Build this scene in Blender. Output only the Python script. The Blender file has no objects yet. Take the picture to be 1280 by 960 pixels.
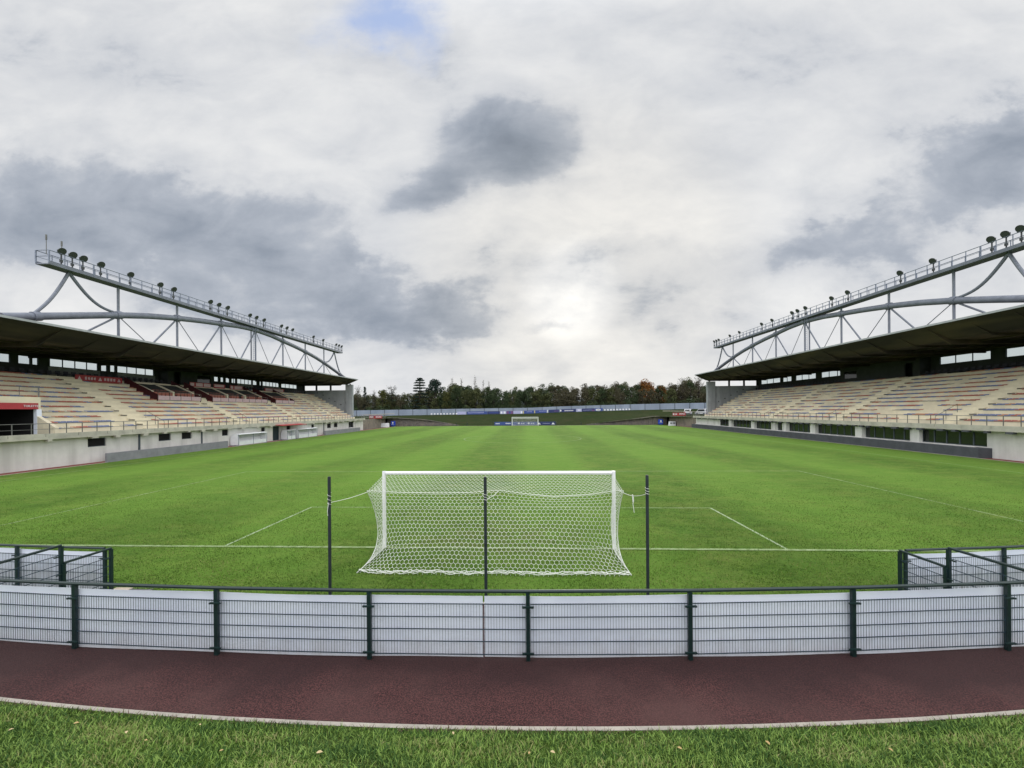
import bpy, bmesh, math, random
import numpy as np
from mathutils import Vector, Matrix
R = math.radians
rnd = random.Random(7)
sc = bpy.context.scene
COL = sc.collection

# ------------------------------------------------------------------ materials
MATS = {}
def mat(name, c1, c2=None, scale=2.0, rough=0.8, bump=0.0, bscale=None, metal=0.0, spec=0.3, detail=6.0,
        lo=0.35, hi=0.65, stretch=None, c3=None, s3=0.3, v3=None):
    m = bpy.data.materials.new(name); m.use_nodes = True
    nt = m.node_tree; N = nt.nodes; L = nt.links
    b = N['Principled BSDF']
    b.inputs['Roughness'].default_value = rough
    b.inputs['Metallic'].default_value = metal
    b.inputs['Specular IOR Level'].default_value = spec
    b.inputs['Base Color'].default_value = (*c1, 1)
    geo = N.new('ShaderNodeNewGeometry')
    vec = geo.outputs['Position']
    if stretch:
        mp = N.new('ShaderNodeMapping'); mp.inputs['Scale'].default_value = stretch
        L.new(vec, mp.inputs['Vector']); vec = mp.outputs['Vector']
    if c2 is not None:
        n = N.new('ShaderNodeTexNoise'); n.inputs['Scale'].default_value = scale
        n.inputs['Detail'].default_value = detail; n.inputs['Roughness'].default_value = 0.65
        L.new(vec, n.inputs['Vector'])
        mr = N.new('ShaderNodeMapRange'); mr.inputs['From Min'].default_value = lo; mr.inputs['From Max'].default_value = hi
        L.new(n.outputs['Fac'], mr.inputs['Value'])
        mx = N.new('ShaderNodeMix'); mx.data_type = 'RGBA'
        mx.inputs[6].default_value = (*c1, 1); mx.inputs[7].default_value = (*c2, 1)
        L.new(mr.outputs['Result'], mx.inputs[0])
        out = mx.outputs[2]
        if c3 is not None:
            n3 = N.new('ShaderNodeTexNoise'); n3.inputs['Scale'].default_value = s3; n3.inputs['Detail'].default_value = 4
            if v3:
                mp3 = N.new('ShaderNodeMapping'); mp3.inputs['Scale'].default_value = v3; L.new(geo.outputs['Position'], mp3.inputs['Vector']); L.new(mp3.outputs[0], n3.inputs['Vector'])
            else: L.new(vec, n3.inputs['Vector'])
            m3 = N.new('ShaderNodeMapRange'); m3.inputs['From Min'].default_value = .45; m3.inputs['From Max'].default_value = .7
            m3.inputs['To Max'].default_value = .75
            L.new(n3.outputs['Fac'], m3.inputs['Value'])
            mx3 = N.new('ShaderNodeMix'); mx3.data_type = 'RGBA'; mx3.inputs[7].default_value = (*c3, 1)
            L.new(m3.outputs['Result'], mx3.inputs[0]); L.new(out, mx3.inputs[6]); out = mx3.outputs[2]
        L.new(out, b.inputs['Base Color'])
    if bump:
        nb = N.new('ShaderNodeTexNoise'); nb.inputs['Scale'].default_value = bscale or scale * 4
        nb.inputs['Detail'].default_value = 5
        L.new(vec, nb.inputs['Vector'])
        bp = N.new('ShaderNodeBump'); bp.inputs['Strength'].default_value = 1.0; bp.inputs['Distance'].default_value = bump
        L.new(nb.outputs['Fac'], bp.inputs['Height']); L.new(bp.outputs['Normal'], b.inputs['Normal'])
    MATS[name] = m
    return m

decksm = mat('deck_concrete', (.52, .50, .43), (.42, .405, .35), 1.6, .85, .004, 30, c3=(.30, .29, .255), s3=.9)
cream = mat('cream_concrete', (.76, .69, .525), (.67, .61, .465), 1.3, .85, .004, 30, c3=(.56, .505, .385), s3=.45)
tread = mat('pale_stair_concrete', (.79, .725, .555), (.70, .64, .49), 1.6, .85, .004, 30)
roughcast = mat('white_roughcast', (.72, .715, .685), (.62, .615, .59), .8, .9, .006, 45, c3=(.44, .435, .41), s3=.9, v3=(1, 1, .1))
greyconc = mat('grey_concrete', (.36, .38, .41), (.30, .315, .345), .9, .85, .004, 25, c3=(.23, .24, .255), s3=.9, v3=(1, 1, .1))
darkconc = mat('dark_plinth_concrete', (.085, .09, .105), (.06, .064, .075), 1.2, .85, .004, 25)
lowgrey = mat('grey_low_wall_concrete', (.25, .255, .275), (.19, .195, .215), 1.1, .85, .004, 25)
steel = mat('painted_grey_steel', (.20, .22, .27), (.15, .165, .205), 1.5, .5, spec=.4)
steel2 = mat('galvanised_steel', (.22, .25, .32), (.17, .195, .25), 3, .45, metal=.3)
railm = mat('railing_steel', (.17, .17, .165), (.13, .13, .125), 3, .5, metal=.2)
fascia = mat('roof_fascia_metal', (.42, .44, .47), (.33, .345, .37), 2, .5)
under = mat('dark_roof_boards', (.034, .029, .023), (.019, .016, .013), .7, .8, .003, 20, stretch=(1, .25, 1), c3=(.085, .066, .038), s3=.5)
darkwall = mat('dark_back_wall', (.05, .055, .055), (.035, .038, .038), 1, .8)
dado = mat('grey_green_panel', (.26, .28, .265), (.2, .215, .205), 1.5, .7)
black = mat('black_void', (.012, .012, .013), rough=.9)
green = mat('dark_green_paint', (.008, .025, .025), (.005, .017, .017), 8, .38, spec=.5)
blackpole = mat('dark_blue_green_pole_paint', (.018, .026, .032), (.01, .016, .02), 9, .45, spec=.45)
wireg = mat('green_coated_wire', (.03, .055, .075), (.022, .042, .06), 10, .5)
boardm = mat('white_plastic_board', (.80, .845, .95), (.755, .80, .92), 1.2, .5, .008, 1.6, spec=.4, c3=(.66, .70, .83), s3=.9)
def board_dirt():
    nt = boardm.node_tree; N = nt.nodes; L = nt.links; P = N['Principled BSDF']
    src = P.inputs['Base Color'].links[0].from_socket
    geo = N.new('ShaderNodeNewGeometry'); sx = N.new('ShaderNodeSeparateXYZ'); L.new(geo.outputs['Position'], sx.inputs[0])
    n = N.new('ShaderNodeTexNoise'); n.inputs['Scale'].default_value = 5.0; n.inputs['Detail'].default_value = 8; n.inputs['Roughness'].default_value = .7
    mp = N.new('ShaderNodeMapping'); mp.inputs['Scale'].default_value = (1, 1, .35); L.new(geo.outputs['Position'], mp.inputs['Vector']); L.new(mp.outputs[0], n.inputs['Vector'])
    a = N.new('ShaderNodeMath'); a.operation = 'MULTIPLY_ADD'; a.inputs[1].default_value = .8; L.new(n.outputs['Fac'], a.inputs[0])
    b = N.new('ShaderNodeMapRange'); b.inputs['From Min'].default_value = .42; b.inputs['From Max'].default_value = .95; b.inputs['To Min'].default_value = .30; b.inputs['To Max'].default_value = -.12; L.new(sx.outputs[2], b.inputs['Value']); L.new(b.outputs[0], a.inputs[2])
    r = N.new('ShaderNodeMapRange'); r.inputs['From Min'].default_value = .46; r.inputs['From Max'].default_value = .85; r.inputs['To Max'].default_value = .5; L.new(a.outputs[0], r.inputs['Value'])
    x = N.new('ShaderNodeMix'); x.data_type = 'RGBA'; L.new(r.outputs[0], x.inputs[0]); L.new(src, x.inputs[6]); x.inputs[7].default_value = (.42, .38, .36, 1)
    L.new(x.outputs[2], P.inputs['Base Color'])
board_dirt()
whitep = mat('white_goal_paint', (.80, .80, .83), (.70, .70, .73), 5, .4, spec=.5)
netm = mat('white_net_cord', (.74, .76, .71), (.62, .64, .59), 9, .7)
perspex = mat('white_shelter_plastic', (.76, .77, .80), (.66, .68, .72), 2, .35, spec=.5)
redp = mat('red_banner_vinyl', (.42, .05, .06), (.34, .04, .05), 2, .5)
pinkp = mat('pale_banner_print', (.66, .50, .53), (.58, .42, .45), 4, .5)
maroon = mat('maroon_box_panel', (.075, .012, .018), (.05, .008, .012), 2, .6)
redseat = mat('red_seat_plastic', (.42, .15, .115), (.33, .12, .09), 6, .5)
blueseat = mat('blue_seat_plastic', (.18, .22, .36), (.14, .175, .30), 6, .5)
orangeseat = mat('orange_seat_plastic', (.50, .27, .17), (.40, .21, .135), 6, .5)
creamseat = mat('cream_seat_plastic', (.50, .46, .38), (.42, .39, .32), 6, .5)
blueb = mat('blue_banner_vinyl', (.05, .085, .27), (.04, .068, .22), 3, .5)
navyb = mat('navy_banner_vinyl', (.032, .044, .14), (.026, .036, .11), 3, .5)
lilacb = mat('lilac_banner_vinyl', (.42, .43, .62), (.34, .36, .54), 3, .5)
brightblue = mat('bright_blue_board', (.02, .06, .50), (.016, .05, .42), 3, .45)
whitemark = mat('white_print', (.78, .79, .82), (.7, .71, .75), 6, .5)
purplem = mat('purple_print', (.16, .08, .20), (.13, .065, .16), 6, .5)
yellowm = mat('yellow_print', (.62, .55, .2), (.55, .48, .16), 6, .5)
farwallm = mat('pale_blue_grey_wall_panel', (.27, .315, .395), (.215, .255, .325), .35, .8, c3=(.18, .215, .28), s3=.25, stretch=(1, 1, .3))
farpost = mat('dark_wall_post', (.07, .085, .10), rough=.8)
carwhite = mat('white_car_paint', (.66, .67, .70), rough=.25, spec=.6)
glassd = mat('dark_window_glass', (.014, .018, .016), rough=.06, spec=.6)
teal = mat('dark_teal_door_paint', (.016, .035, .04), rough=.5)
tyre = mat('tyre_rubber', (.02, .02, .021), rough=.8)
lampm = mat('dark_lamp_housing', (.05, .055, .06), rough=.5)
lampglass = mat('lamp_glass', (.06, .065, .07), rough=.35, spec=.3)
rowend = mat('shaded_row_end_concrete', (.20, .185, .145), (.15, .14, .11), 3, .85)  # concrete darkened to carry the shade on the row ends
greyseat = mat('dark_grey_seat', (.06, .065, .08), (.045, .05, .06), 5, .6)
bark = mat('tree_bark', (.055, .045, .036), (.035, .03, .025), 3, .9)
blockw = mat('beige_block_wall', (.26, .225, .185), (.19, .165, .14), 1.6, .9, .01, 6, c3=(.145, .13, .115), s3=.8)
stonew = mat('dark_rubble_stone', (.21, .185, .175), (.11, .098, .096), 2.6, .9, .04, 3.5, c3=(.26, .22, .18), s3=.9)
kerbm = mat('pale_kerb_concrete', (.40, .365, .315), (.30, .275, .24), 4, .85, .003, 60)
slabm = mat('beige_slab', (.52, .44, .35), (.43, .36, .29), 5, .85)
trackm = mat('red_track_surface', (.20, .05, .04), (.15, .04, .035), 4, .9, .003, 60)
strawleaf = mat('dry_leaf', (.50, .36, .17), (.40, .27, .12), 30, .7)
straw2 = mat('pale_dry_leaf', (.58, .47, .28), (.47, .37, .2), 30, .7)
bluelitter = mat('blue_bottle_plastic', (.04, .13, .45), rough=.3)

def glass_mat():
    m = bpy.data.materials.new('clear_window_glass'); m.use_nodes = True
    nt = m.node_tree; nt.nodes.clear()
    o = nt.nodes.new('ShaderNodeOutputMaterial'); t = nt.nodes.new('ShaderNodeBsdfTransparent')
    t.inputs[0].default_value = (.86, .9, .9, 1)
    g = nt.nodes.new('ShaderNodeBsdfGlossy'); g.inputs['Roughness'].default_value = .05
    mx = nt.nodes.new('ShaderNodeMixShader'); mx.inputs[0].default_value = .06
    nt.links.new(t.outputs[0], mx.inputs[1]); nt.links.new(g.outputs[0], mx.inputs[2]); nt.links.new(mx.outputs[0], o.inputs[0])
    return m
clearg = glass_mat()

# ------------------------------------------------------------------ mesh builder
class MB:
    def __init__(s):
        s.v = []; s.f = []; s.m = []
    def quad(s, pts, mi=0):
        i = len(s.v); s.v += [tuple(p) for p in pts]; s.f.append(tuple(range(i, i + len(pts)))); s.m.append(mi)
    def hexa(s, p, mi=0):      # 8 corners: bottom ring 0-3, top ring 4-7
        i = len(s.v); s.v += [tuple(q) for q in p]
        for f in ((3, 2, 1, 0), (4, 5, 6, 7), (0, 1, 5, 4), (1, 2, 6, 5), (2, 3, 7, 6), (3, 0, 4, 7)):
            s.f.append(tuple(i + k for k in f)); s.m.append(mi)
    def box(s, x0, x1, y0, y1, z0, z1, mi=0, T=None):
        p = [(x0, y0, z0), (x1, y0, z0), (x1, y1, z0), (x0, y1, z0), (x0, y0, z1), (x1, y0, z1), (x1, y1, z1), (x0, y1, z1)]
        if T: p = [T(*q) for q in p]
        s.hexa(p, mi)
    def beam(s, a, b, w, h, mi=0, up=(0, 0, 1)):   # box along a-b
        a = Vector(a); b = Vector(b); d = (b - a).normalized(); up = Vector(up)
        sd = d.cross(up)
        if sd.length < 1e-4: sd = d.cross(Vector((1, 0, 0)))
        sd.normalize(); u = sd.cross(d)
        p = []
        for q in (a, b):
            for (i, j) in ((-1, -1), (1, -1), (1, 1), (-1, 1)):
                p.append(q + sd * (i * w / 2) + u * (j * h / 2))
        s.hexa(p, mi)
    def tube(s, pts, r, n=8, mi=0, caps=True):
        pts = [Vector(p) for p in pts]
        rr = r if isinstance(r, (list, tuple)) else [r] * len(pts)
        rings = []
        ref = Vector((0, 0, 1))
        for k, p in enumerate(pts):
            d = (pts[min(k + 1, len(pts) - 1)] - pts[max(k - 1, 0)]).normalized()
            a = d.cross(ref)
            if a.length < .05: a = d.cross(Vector((1, 0, 0)))
            a.normalize(); b = a.cross(d)
            i = len(s.v)
            for j in range(n):
                t = 2 * math.pi * j / n
                s.v.append(tuple(p + (a * math.cos(t) + b * math.sin(t)) * rr[k]))
            rings.append(i)
        for k in range(len(pts) - 1):
            for j in range(n):
                j2 = (j + 1) % n
                s.f.append((rings[k] + j, rings[k] + j2, rings[k + 1] + j2, rings[k + 1] + j)); s.m.append(mi)
        if caps:
            s.f.append(tuple(rings[0] + j for j in range(n))); s.m.append(mi)
            s.f.append(tuple(rings[-1] + j for j in range(n))); s.m.append(mi)
    def prism(s, poly, fa, fb, mi=0):   # poly of 2D, fa/fb map 2D to the two 3D faces
        n = len(poly); i = len(s.v)
        s.v += [tuple(fa(*p)) for p in poly] + [tuple(fb(*p)) for p in poly]
        s.f.append(tuple(i + k for k in range(n))); s.m.append(mi)
        s.f.append(tuple(i + n + k for k in reversed(range(n)))); s.m.append(mi)
        for k in range(n):
            k2 = (k + 1) % n
            s.f.append((i + k, i + n + k, i + n + k2, i + k2)); s.m.append(mi)
    def lathe(s, c, prof, n=16, mi=0):
        i = len(s.v)
        for (r, z) in prof:
            for j in range(n):
                t = 2 * math.pi * j / n
                s.v.append((c[0] + r * math.cos(t), c[1] + r * math.sin(t), c[2] + z))
        for k in range(len(prof) - 1):
            for j in range(n):
                j2 = (j + 1) % n
                s.f.append((i + k * n + j, i + k * n + j2, i + (k + 1) * n + j2, i + (k + 1) * n + j)); s.m.append(mi)
        s.f.append(tuple(i + j for j in range(n))); s.m.append(mi)
        s.f.append(tuple(i + (len(prof) - 1) * n + j for j in range(n))); s.m.append(mi)
    def mesh(s, name, mats, off=(0, 0, 0), smooth=False, fix=True):
        me = bpy.data.meshes.new(name)
        o = Vector(off)
        me.from_pydata([tuple(Vector(v) - o) for v in s.v], [], s.f)
        for m in (mats if isinstance(mats, (list, tuple)) else [mats]): me.materials.append(m)
        me.polygons.foreach_set('material_index', s.m)
        if fix:
            bm = bmesh.new(); bm.from_mesh(me); bmesh.ops.recalc_face_normals(bm, faces=bm.faces); bm.to_mesh(me); bm.free()
        if smooth:
            me.shade_smooth() if hasattr(me, 'shade_smooth') else None
            try: me.set_sharp_from_angle(angle=R(40))
            except Exception: pass
        me.update()
        return me

def root_loc(o):
    v = Vector((0, 0, 0))
    while o is not None:
        v += o.location; o = o.parent
    return v
def tag(o, label=None, cat=None, group=None, kind=None):
    if label: o['label'] = label
    if cat: o['category'] = cat
    if group: o['group'] = group
    if kind: o['kind'] = kind
    return o
def thing(name, loc, label, cat, group=None):
    o = bpy.data.objects.new(name, None); COL.objects.link(o); o.location = loc; o.empty_display_size = .2
    return tag(o, label, cat, group)
def part(name, mb, mats, parent, smooth=False, fix=True, label=None):
    me = mb.mesh(name, mats, root_loc(parent), smooth, fix)
    o = bpy.data.objects.new(name, me); COL.objects.link(o); o.parent = parent
    if label: o['label'] = label
    return o
def single(name, mb, mats, loc, label=None, cat=None, group=None, kind=None, smooth=False, fix=True):
    me = mb.mesh(name, mats, loc, smooth, fix)
    o = bpy.data.objects.new(name, me); COL.objects.link(o); o.location = loc
    return tag(o, label, cat, group, kind)
def npmesh(name, V, F, mats, mi=None, kind=None):
    me = bpy.data.meshes.new(name)
    n, k = F.shape
    me.vertices.add(len(V)); me.vertices.foreach_set('co', V.astype(np.float32).ravel())
    me.loops.add(n * k); me.loops.foreach_set('vertex_index', F.astype(np.int32).ravel())
    me.polygons.add(n); me.polygons.foreach_set('loop_start', np.arange(0, n * k, k, dtype=np.int32))
    for m in mats: me.materials.append(m)
    if mi is not None: me.polygons.foreach_set('material_index', mi.astype(np.int32))
    me.update(calc_edges=True)
    return me
def lettering(txt, size, origin, right, up, m, parent, name='lettering', depth=.01):
    cu = bpy.data.curves.new('txt', 'FONT'); cu.body = txt; cu.size = size; cu.align_x = 'CENTER'; cu.align_y = 'CENTER'; cu.extrude = depth / 2
    tmp = bpy.data.objects.new('txt', cu); COL.objects.link(tmp)
    dg = bpy.context.evaluated_depsgraph_get()
    me = bpy.data.meshes.new_from_object(tmp.evaluated_get(dg))
    bpy.data.objects.remove(tmp); bpy.data.curves.remove(cu)
    r = Vector(right).normalized(); u = Vector(up).normalized(); n = r.cross(u)
    M = Matrix(((r.x, u.x, n.x, origin[0]), (r.y, u.y, n.y, origin[1]), (r.z, u.z, n.z, origin[2]), (0, 0, 0, 1)))
    me.transform(Matrix.Translation(-root_loc(parent)) @ M); me.materials.clear(); me.materials.append(m)
    o = bpy.data.objects.new(name, me); COL.objects.link(o); o.parent = parent
    return o

# ------------------------------------------------------------------ camera
CAM = Vector((1.02, -13.095, 4.466)); F = 507.23; YAW = .0408; ROLL = -.00758
cy_, sy_ = math.cos(YAW), math.sin(YAW)
fw = Vector((-sy_, cy_, 0)); rt = Vector((cy_, sy_, 0)); up = Vector((0, 0, 1))
r2 = rt * math.cos(ROLL) + up * math.sin(ROLL); u2 = up * math.cos(ROLL) - rt * math.sin(ROLL)
cd = bpy.data.cameras.new('camera'); cam = bpy.data.objects.new('camera', cd); COL.objects.link(cam)
cam.matrix_world = Matrix(((r2.x, u2.x, -fw.x, CAM.x), (r2.y, u2.y, -fw.y, CAM.y), (r2.z, u2.z, -fw.z, CAM.z), (0, 0, 0, 1)))
cd.sensor_width = 36; cd.lens = F / 1280 * 36; cd.shift_y = 32.75 / 1280; cd.clip_start = .05; cd.clip_end = 20000
sc.camera = cam

# ------------------------------------------------------------------ world: overcast sky
SUND = Vector((.1065, 1, .285)).normalized()
def build_world():
    w = bpy.data.worlds.new('World'); sc.world = w; w.use_nodes = True
    nt = w.node_tree; N = nt.nodes; L = nt.links; N.clear()
    out = N.new('ShaderNodeOutputWorld'); bg = N.new('ShaderNodeBackground'); L.new(bg.outputs[0], out.inputs[0])
    bg.inputs['Strength'].default_value = .1
    sky = N.new('ShaderNodeTexSky'); sky.sky_type = 'NISHITA'; sky.sun_disc = False
    sky.sun_elevation = math.asin(SUND.z); sky.sun_rotation = math.atan2(SUND.x, SUND.y)
    sky.dust_density = 2.0
    def val(v):
        n = N.new('ShaderNodeValue'); n.outputs[0].default_value = v; return n.outputs[0]
    def M(op, a, b=None, c=None, clamp=False):
        n = N.new('ShaderNodeMath'); n.operation = op; n.use_clamp = clamp
        for i, x in enumerate((a, b, c)):
            if x is None: continue
            if isinstance(x, (int, float)): n.inputs[i].default_value = x
            else: L.new(x, n.inputs[i])
        return n.outputs[0]
    def comb(x, y, z):
        n = N.new('ShaderNodeCombineXYZ')
        for i, q in enumerate((x, y, z)):
            if isinstance(q, (int, float)): n.inputs[i].default_value = q
            else: L.new(q, n.inputs[i])
        return n.outputs[0]
    def noise(vec, scale, detail=6, rough=.55, dist=0.0, color=False):
        n = N.new('ShaderNodeTexNoise'); n.inputs['Scale'].default_value = scale; n.inputs['Detail'].default_value = detail
        n.inputs['Roughness'].default_value = rough; n.inputs['Distortion'].default_value = dist
        L.new(vec, n.inputs['Vector']); return n.outputs['Color' if color else 'Fac']
    def smooth(x, a, b, lo=0., hi=1.):
        n = N.new('ShaderNodeMapRange'); n.interpolation_type = 'SMOOTHSTEP'
        n.inputs['From Min'].default_value = a; n.inputs['From Max'].default_value = b
        n.inputs['To Min'].default_value = lo; n.inputs['To Max'].default_value = hi
        L.new(x, n.inputs['Value']); return n.outputs['Result']
    tc = N.new('ShaderNodeTexCoord'); sep = N.new('ShaderNodeSeparateXYZ'); L.new(tc.outputs['Generated'], sep.inputs[0])
    x, y, z = sep.outputs
    yc = M('MAXIMUM', y, .08)
    u = M('DIVIDE', x, yc); v = M('DIVIDE', z, yc)
    zc = M('ADD', M('MAXIMUM', z, 0.0), .16)
    plane = comb(M('DIVIDE', x, zc), M('DIVIDE', y, zc), 3.7)
    n1 = noise(plane, .85, 8, .58, .35)
    n2 = noise(plane, 2.4, 7, .6, .2)
    n3 = noise(comb(u, M('MULTIPLY', v, 1.5), 1.3), 2.3, 9, .56, .25)
    wc = noise(comb(u, M('MULTIPLY', v, 1.35), 8.1), 2.6, 7, .55, 0, True)
    ws = N.new('ShaderNodeSeparateXYZ'); L.new(wc, ws.inputs[0])
    uw = M('ADD', u, M('MULTIPLY', M('SUBTRACT', ws.outputs[0], .5), .42))
    vw = M('ADD', v, M('MULTIPLY', M('SUBTRACT', ws.outputs[1], .5), .30))
    wc2 = noise(comb(u, M('MULTIPLY', v, 1.35), 2.2), 8.5, 6, .6, 0, True)
    ws2 = N.new('ShaderNodeSeparateXYZ'); L.new(wc2, ws2.inputs[0])
    uw = M('ADD', uw, M('MULTIPLY', M('SUBTRACT', ws2.outputs[0], .5), .16))
    vw = M('ADD', vw, M('MULTIPLY', M('SUBTRACT', ws2.outputs[1], .5), .14))
    def blob(px, py, rx, ry, rot=0.0, amp=1.0, inner=.15, outer=1.45, wob=1.0):
        cu = (px - 661) / F; cv = (512.7 - py) / F
        uu_, vv_ = (uw, vw) if wob == 1.0 else (M('ADD', u, M('MULTIPLY', M('SUBTRACT', uw, u), wob)), M('ADD', v, M('MULTIPLY', M('SUBTRACT', vw, v), wob)))
        du = M('SUBTRACT', uu_, cu); dv = M('SUBTRACT', vv_, cv)
        c, s = math.cos(R(rot)), math.sin(R(rot))
        a = M('DIVIDE', M('ADD', M('MULTIPLY', du, c), M('MULTIPLY', dv, s)), rx / F)
        b = M('DIVIDE', M('SUBTRACT', M('MULTIPLY', dv, c), M('MULTIPLY', du, s)), ry / F)
        d = M('SQRT', M('ADD', M('MULTIPLY', a, a), M('MULTIPLY', b, b)))
        return smooth(d, inner, outer, amp, 0.)
    D = None
    # position, size, tilt and weight of the darker cloud banks
    for bl in ((60, 255, 210, 100, -10, .56), (260, 285, 240, 90, -16, .64), (420, 350, 170, 62, -24, .56),
               (535, 392, 130, 46, -4, .52), (330, 390, 200, 45, -10, .36),
               (645, 178, 112, 74, 10, .80, .0, 1.3, .45), (565, 226, 120, 36, 20, .50, .0, 1.4, .5), (612, 205, 110, 60, 14, .30, .0, 1.4, .5),
               (1190, 245, 160, 78, 12, .60), (1075, 300, 130, 52, 14, .46), (900, 330, 160, 34, 18, .34), (745, 335, 95, 26, 24, .34),
               (1270, 190, 90, 70, 0, .34), (200, 60, 330, 80, 4, .26), (900, 60, 280, 70, -6, .24), (640, 330, 65, 26, 10, .28),
               (620, 470, 200, 22, 0, .22), (860, 390, 120, 26, 12, .26), (690, 402, 45, 10, 4, .40), (560, 80, 120, 60, 0, .16)):
        b = blob(*bl)
        D = b if D is None else M('MAXIMUM', M('MULTIPLY', D, 1.0), b) if bl[5] > .45 else M('ADD', D, M('MULTIPLY', b, .8))
    front = smooth(y, .05, .3)
    tex = M('ADD', M('MULTIPLY', M('SUBTRACT', n1, .5), .55), M('ADD', M('MULTIPLY', M('SUBTRACT', n2, .5), .30), M('MULTIPLY', M('SUBTRACT', n3, .5), .75)))
    D2 = M('ADD', M('MULTIPLY', M('ADD', D, 0.0), front), M('ADD', M('MULTIPLY', tex, 1.0), .14))
    # crisp broken edges: a sharpened copy of the same field, and small billows inside it
    n4 = noise(comb(u, M('MULTIPLY', v, 1.7), 5.3), 6.5, 10, .62, .3)
    n5 = noise(comb(M('MULTIPLY', u, .8), M('MULTIPLY', v, 2.2), 9.9), 3.2, 9, .6, .5)
    D3 = M('ADD', D2, M('ADD', M('MULTIPLY', M('SUBTRACT', n4, .5), .42), M('MULTIPLY', M('SUBTRACT', n5, .5), smooth(v, .05, .5, .85, .42))))
    sharp = smooth(D3, .36, .60)
    n6 = noise(comb(u, M('MULTIPLY', v, 1.9), 14.2), 4.2, 8, .55, .6)
    D4 = M('ADD', M('MULTIPLY', D3, .66), M('ADD', M('MULTIPLY', sharp, .12), M('MULTIPLY', M('SUBTRACT', n6, .5), .55)))
    Dk = M('ADD', M('MULTIPLY', D4, .92), .12, clamp=True)
    ramp = N.new('ShaderNodeValToRGB'); L.new(Dk, ramp.inputs[0])
    el = ramp.color_ramp.elements
    el[0].position = 0.0; el[0].color = (.80, .80, .795, 1)
    el[1].position = 1.0; el[1].color = (.205, .238, .292, 1)
    for p, c in ((.22, (.69, .70, .715)), (.42, (.575, .595, .63)), (.60, (.40, .435, .495)), (.80, (.282, .32, .382))):
        e = el.new(p); e.color = (*c, 1)
    # the glow of the veiled sun
    dot = N.new('ShaderNodeVectorMath'); dot.operation = 'DOT_PRODUCT'; L.new(tc.outputs['Generated'], dot.inputs[0]); dot.inputs[1].default_value = SUND
    dt = dot.outputs['Value']
    glow = M('ADD', smooth(dt, .93, 1.0, 0, .12), smooth(dt, .990, 1.0, 0, .24))
    glow = M('MULTIPLY', glow, M('SUBTRACT', 1.15, Dk))
    # overcast brightening towards the zenith; gain behind the viewer added to light upright faces
    zen = smooth(z, .66, .95, 0., 1.3)
    back = smooth(y, .22, -.2, 0., 1.5)
    gain = M('ADD', 1.0, M('ADD', zen, M('MULTIPLY', back, smooth(z, -.05, .25))))
    def scale(col, f):
        n = N.new('ShaderNodeVectorMath'); n.operation = 'SCALE'; L.new(col, n.inputs[0])
        L.new(f, n.inputs['Scale']) if not isinstance(f, float) else setattr(n.inputs['Scale'], 'default_value', f)
        return n.outputs[0]
    def mix(f, a, b):
        n = N.new('ShaderNodeMix'); n.data_type = 'RGBA'
        L.new(f, n.inputs[0]) if not isinstance(f, float) else None
        L.new(a, n.inputs[6]); L.new(b, n.inputs[7]); return n.outputs[2]
    warm = N.new('ShaderNodeMix'); warm.data_type = 'RGBA'; warm.blend_type = 'MULTIPLY'
    L.new(smooth(dt, .90, .995, 0., .8), warm.inputs[0]); L.new(ramp.outputs[0], warm.inputs[6]); warm.inputs[7].default_value = (1, .965, .90, 1)
    cl = scale(warm.outputs[2], M('MULTIPLY', M('ADD', gain, glow), 10.1))
    hole = M('MULTIPLY', blob(470, 26, 82, 46, -8, 1.0, .1, 1.3), smooth(n3, .22, .55))
    bluec = N.new('ShaderNodeRGB'); bluec.outputs[0].default_value = (3.7, 5.1, 8.6, 1)
    sk = N.new('ShaderNodeMix'); sk.data_type = 'RGBA'; sk.inputs[0].default_value = .75
    L.new(sky.outputs[0], sk.inputs[6]); L.new(bluec.outputs[0], sk.inputs[7])
    f = M('MULTIPLY', hole, .85)
    L.new(mix(f, cl, sk.outputs[2]), bg.inputs['Color'])
build_world()
sl = bpy.data.lights.new('sun', 'SUN'); sun = bpy.data.objects.new('sun', sl); COL.objects.link(sun)
sl.energy = .7; sl.angle = R(14); sl.color = (1, .96, .9)
sun.rotation_euler = (-SUND).to_track_quat('-Z', 'Y').to_euler(); sun.location = (0, 0, 60)
vs = sc.view_settings
vs.view_transform = 'Standard'; vs.look = 'None'; vs.exposure = .12; vs.gamma = 1; vs.use_curve_mapping = False
sc.cycles.max_bounces = 6; sc.cycles.use_denoising = True

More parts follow.
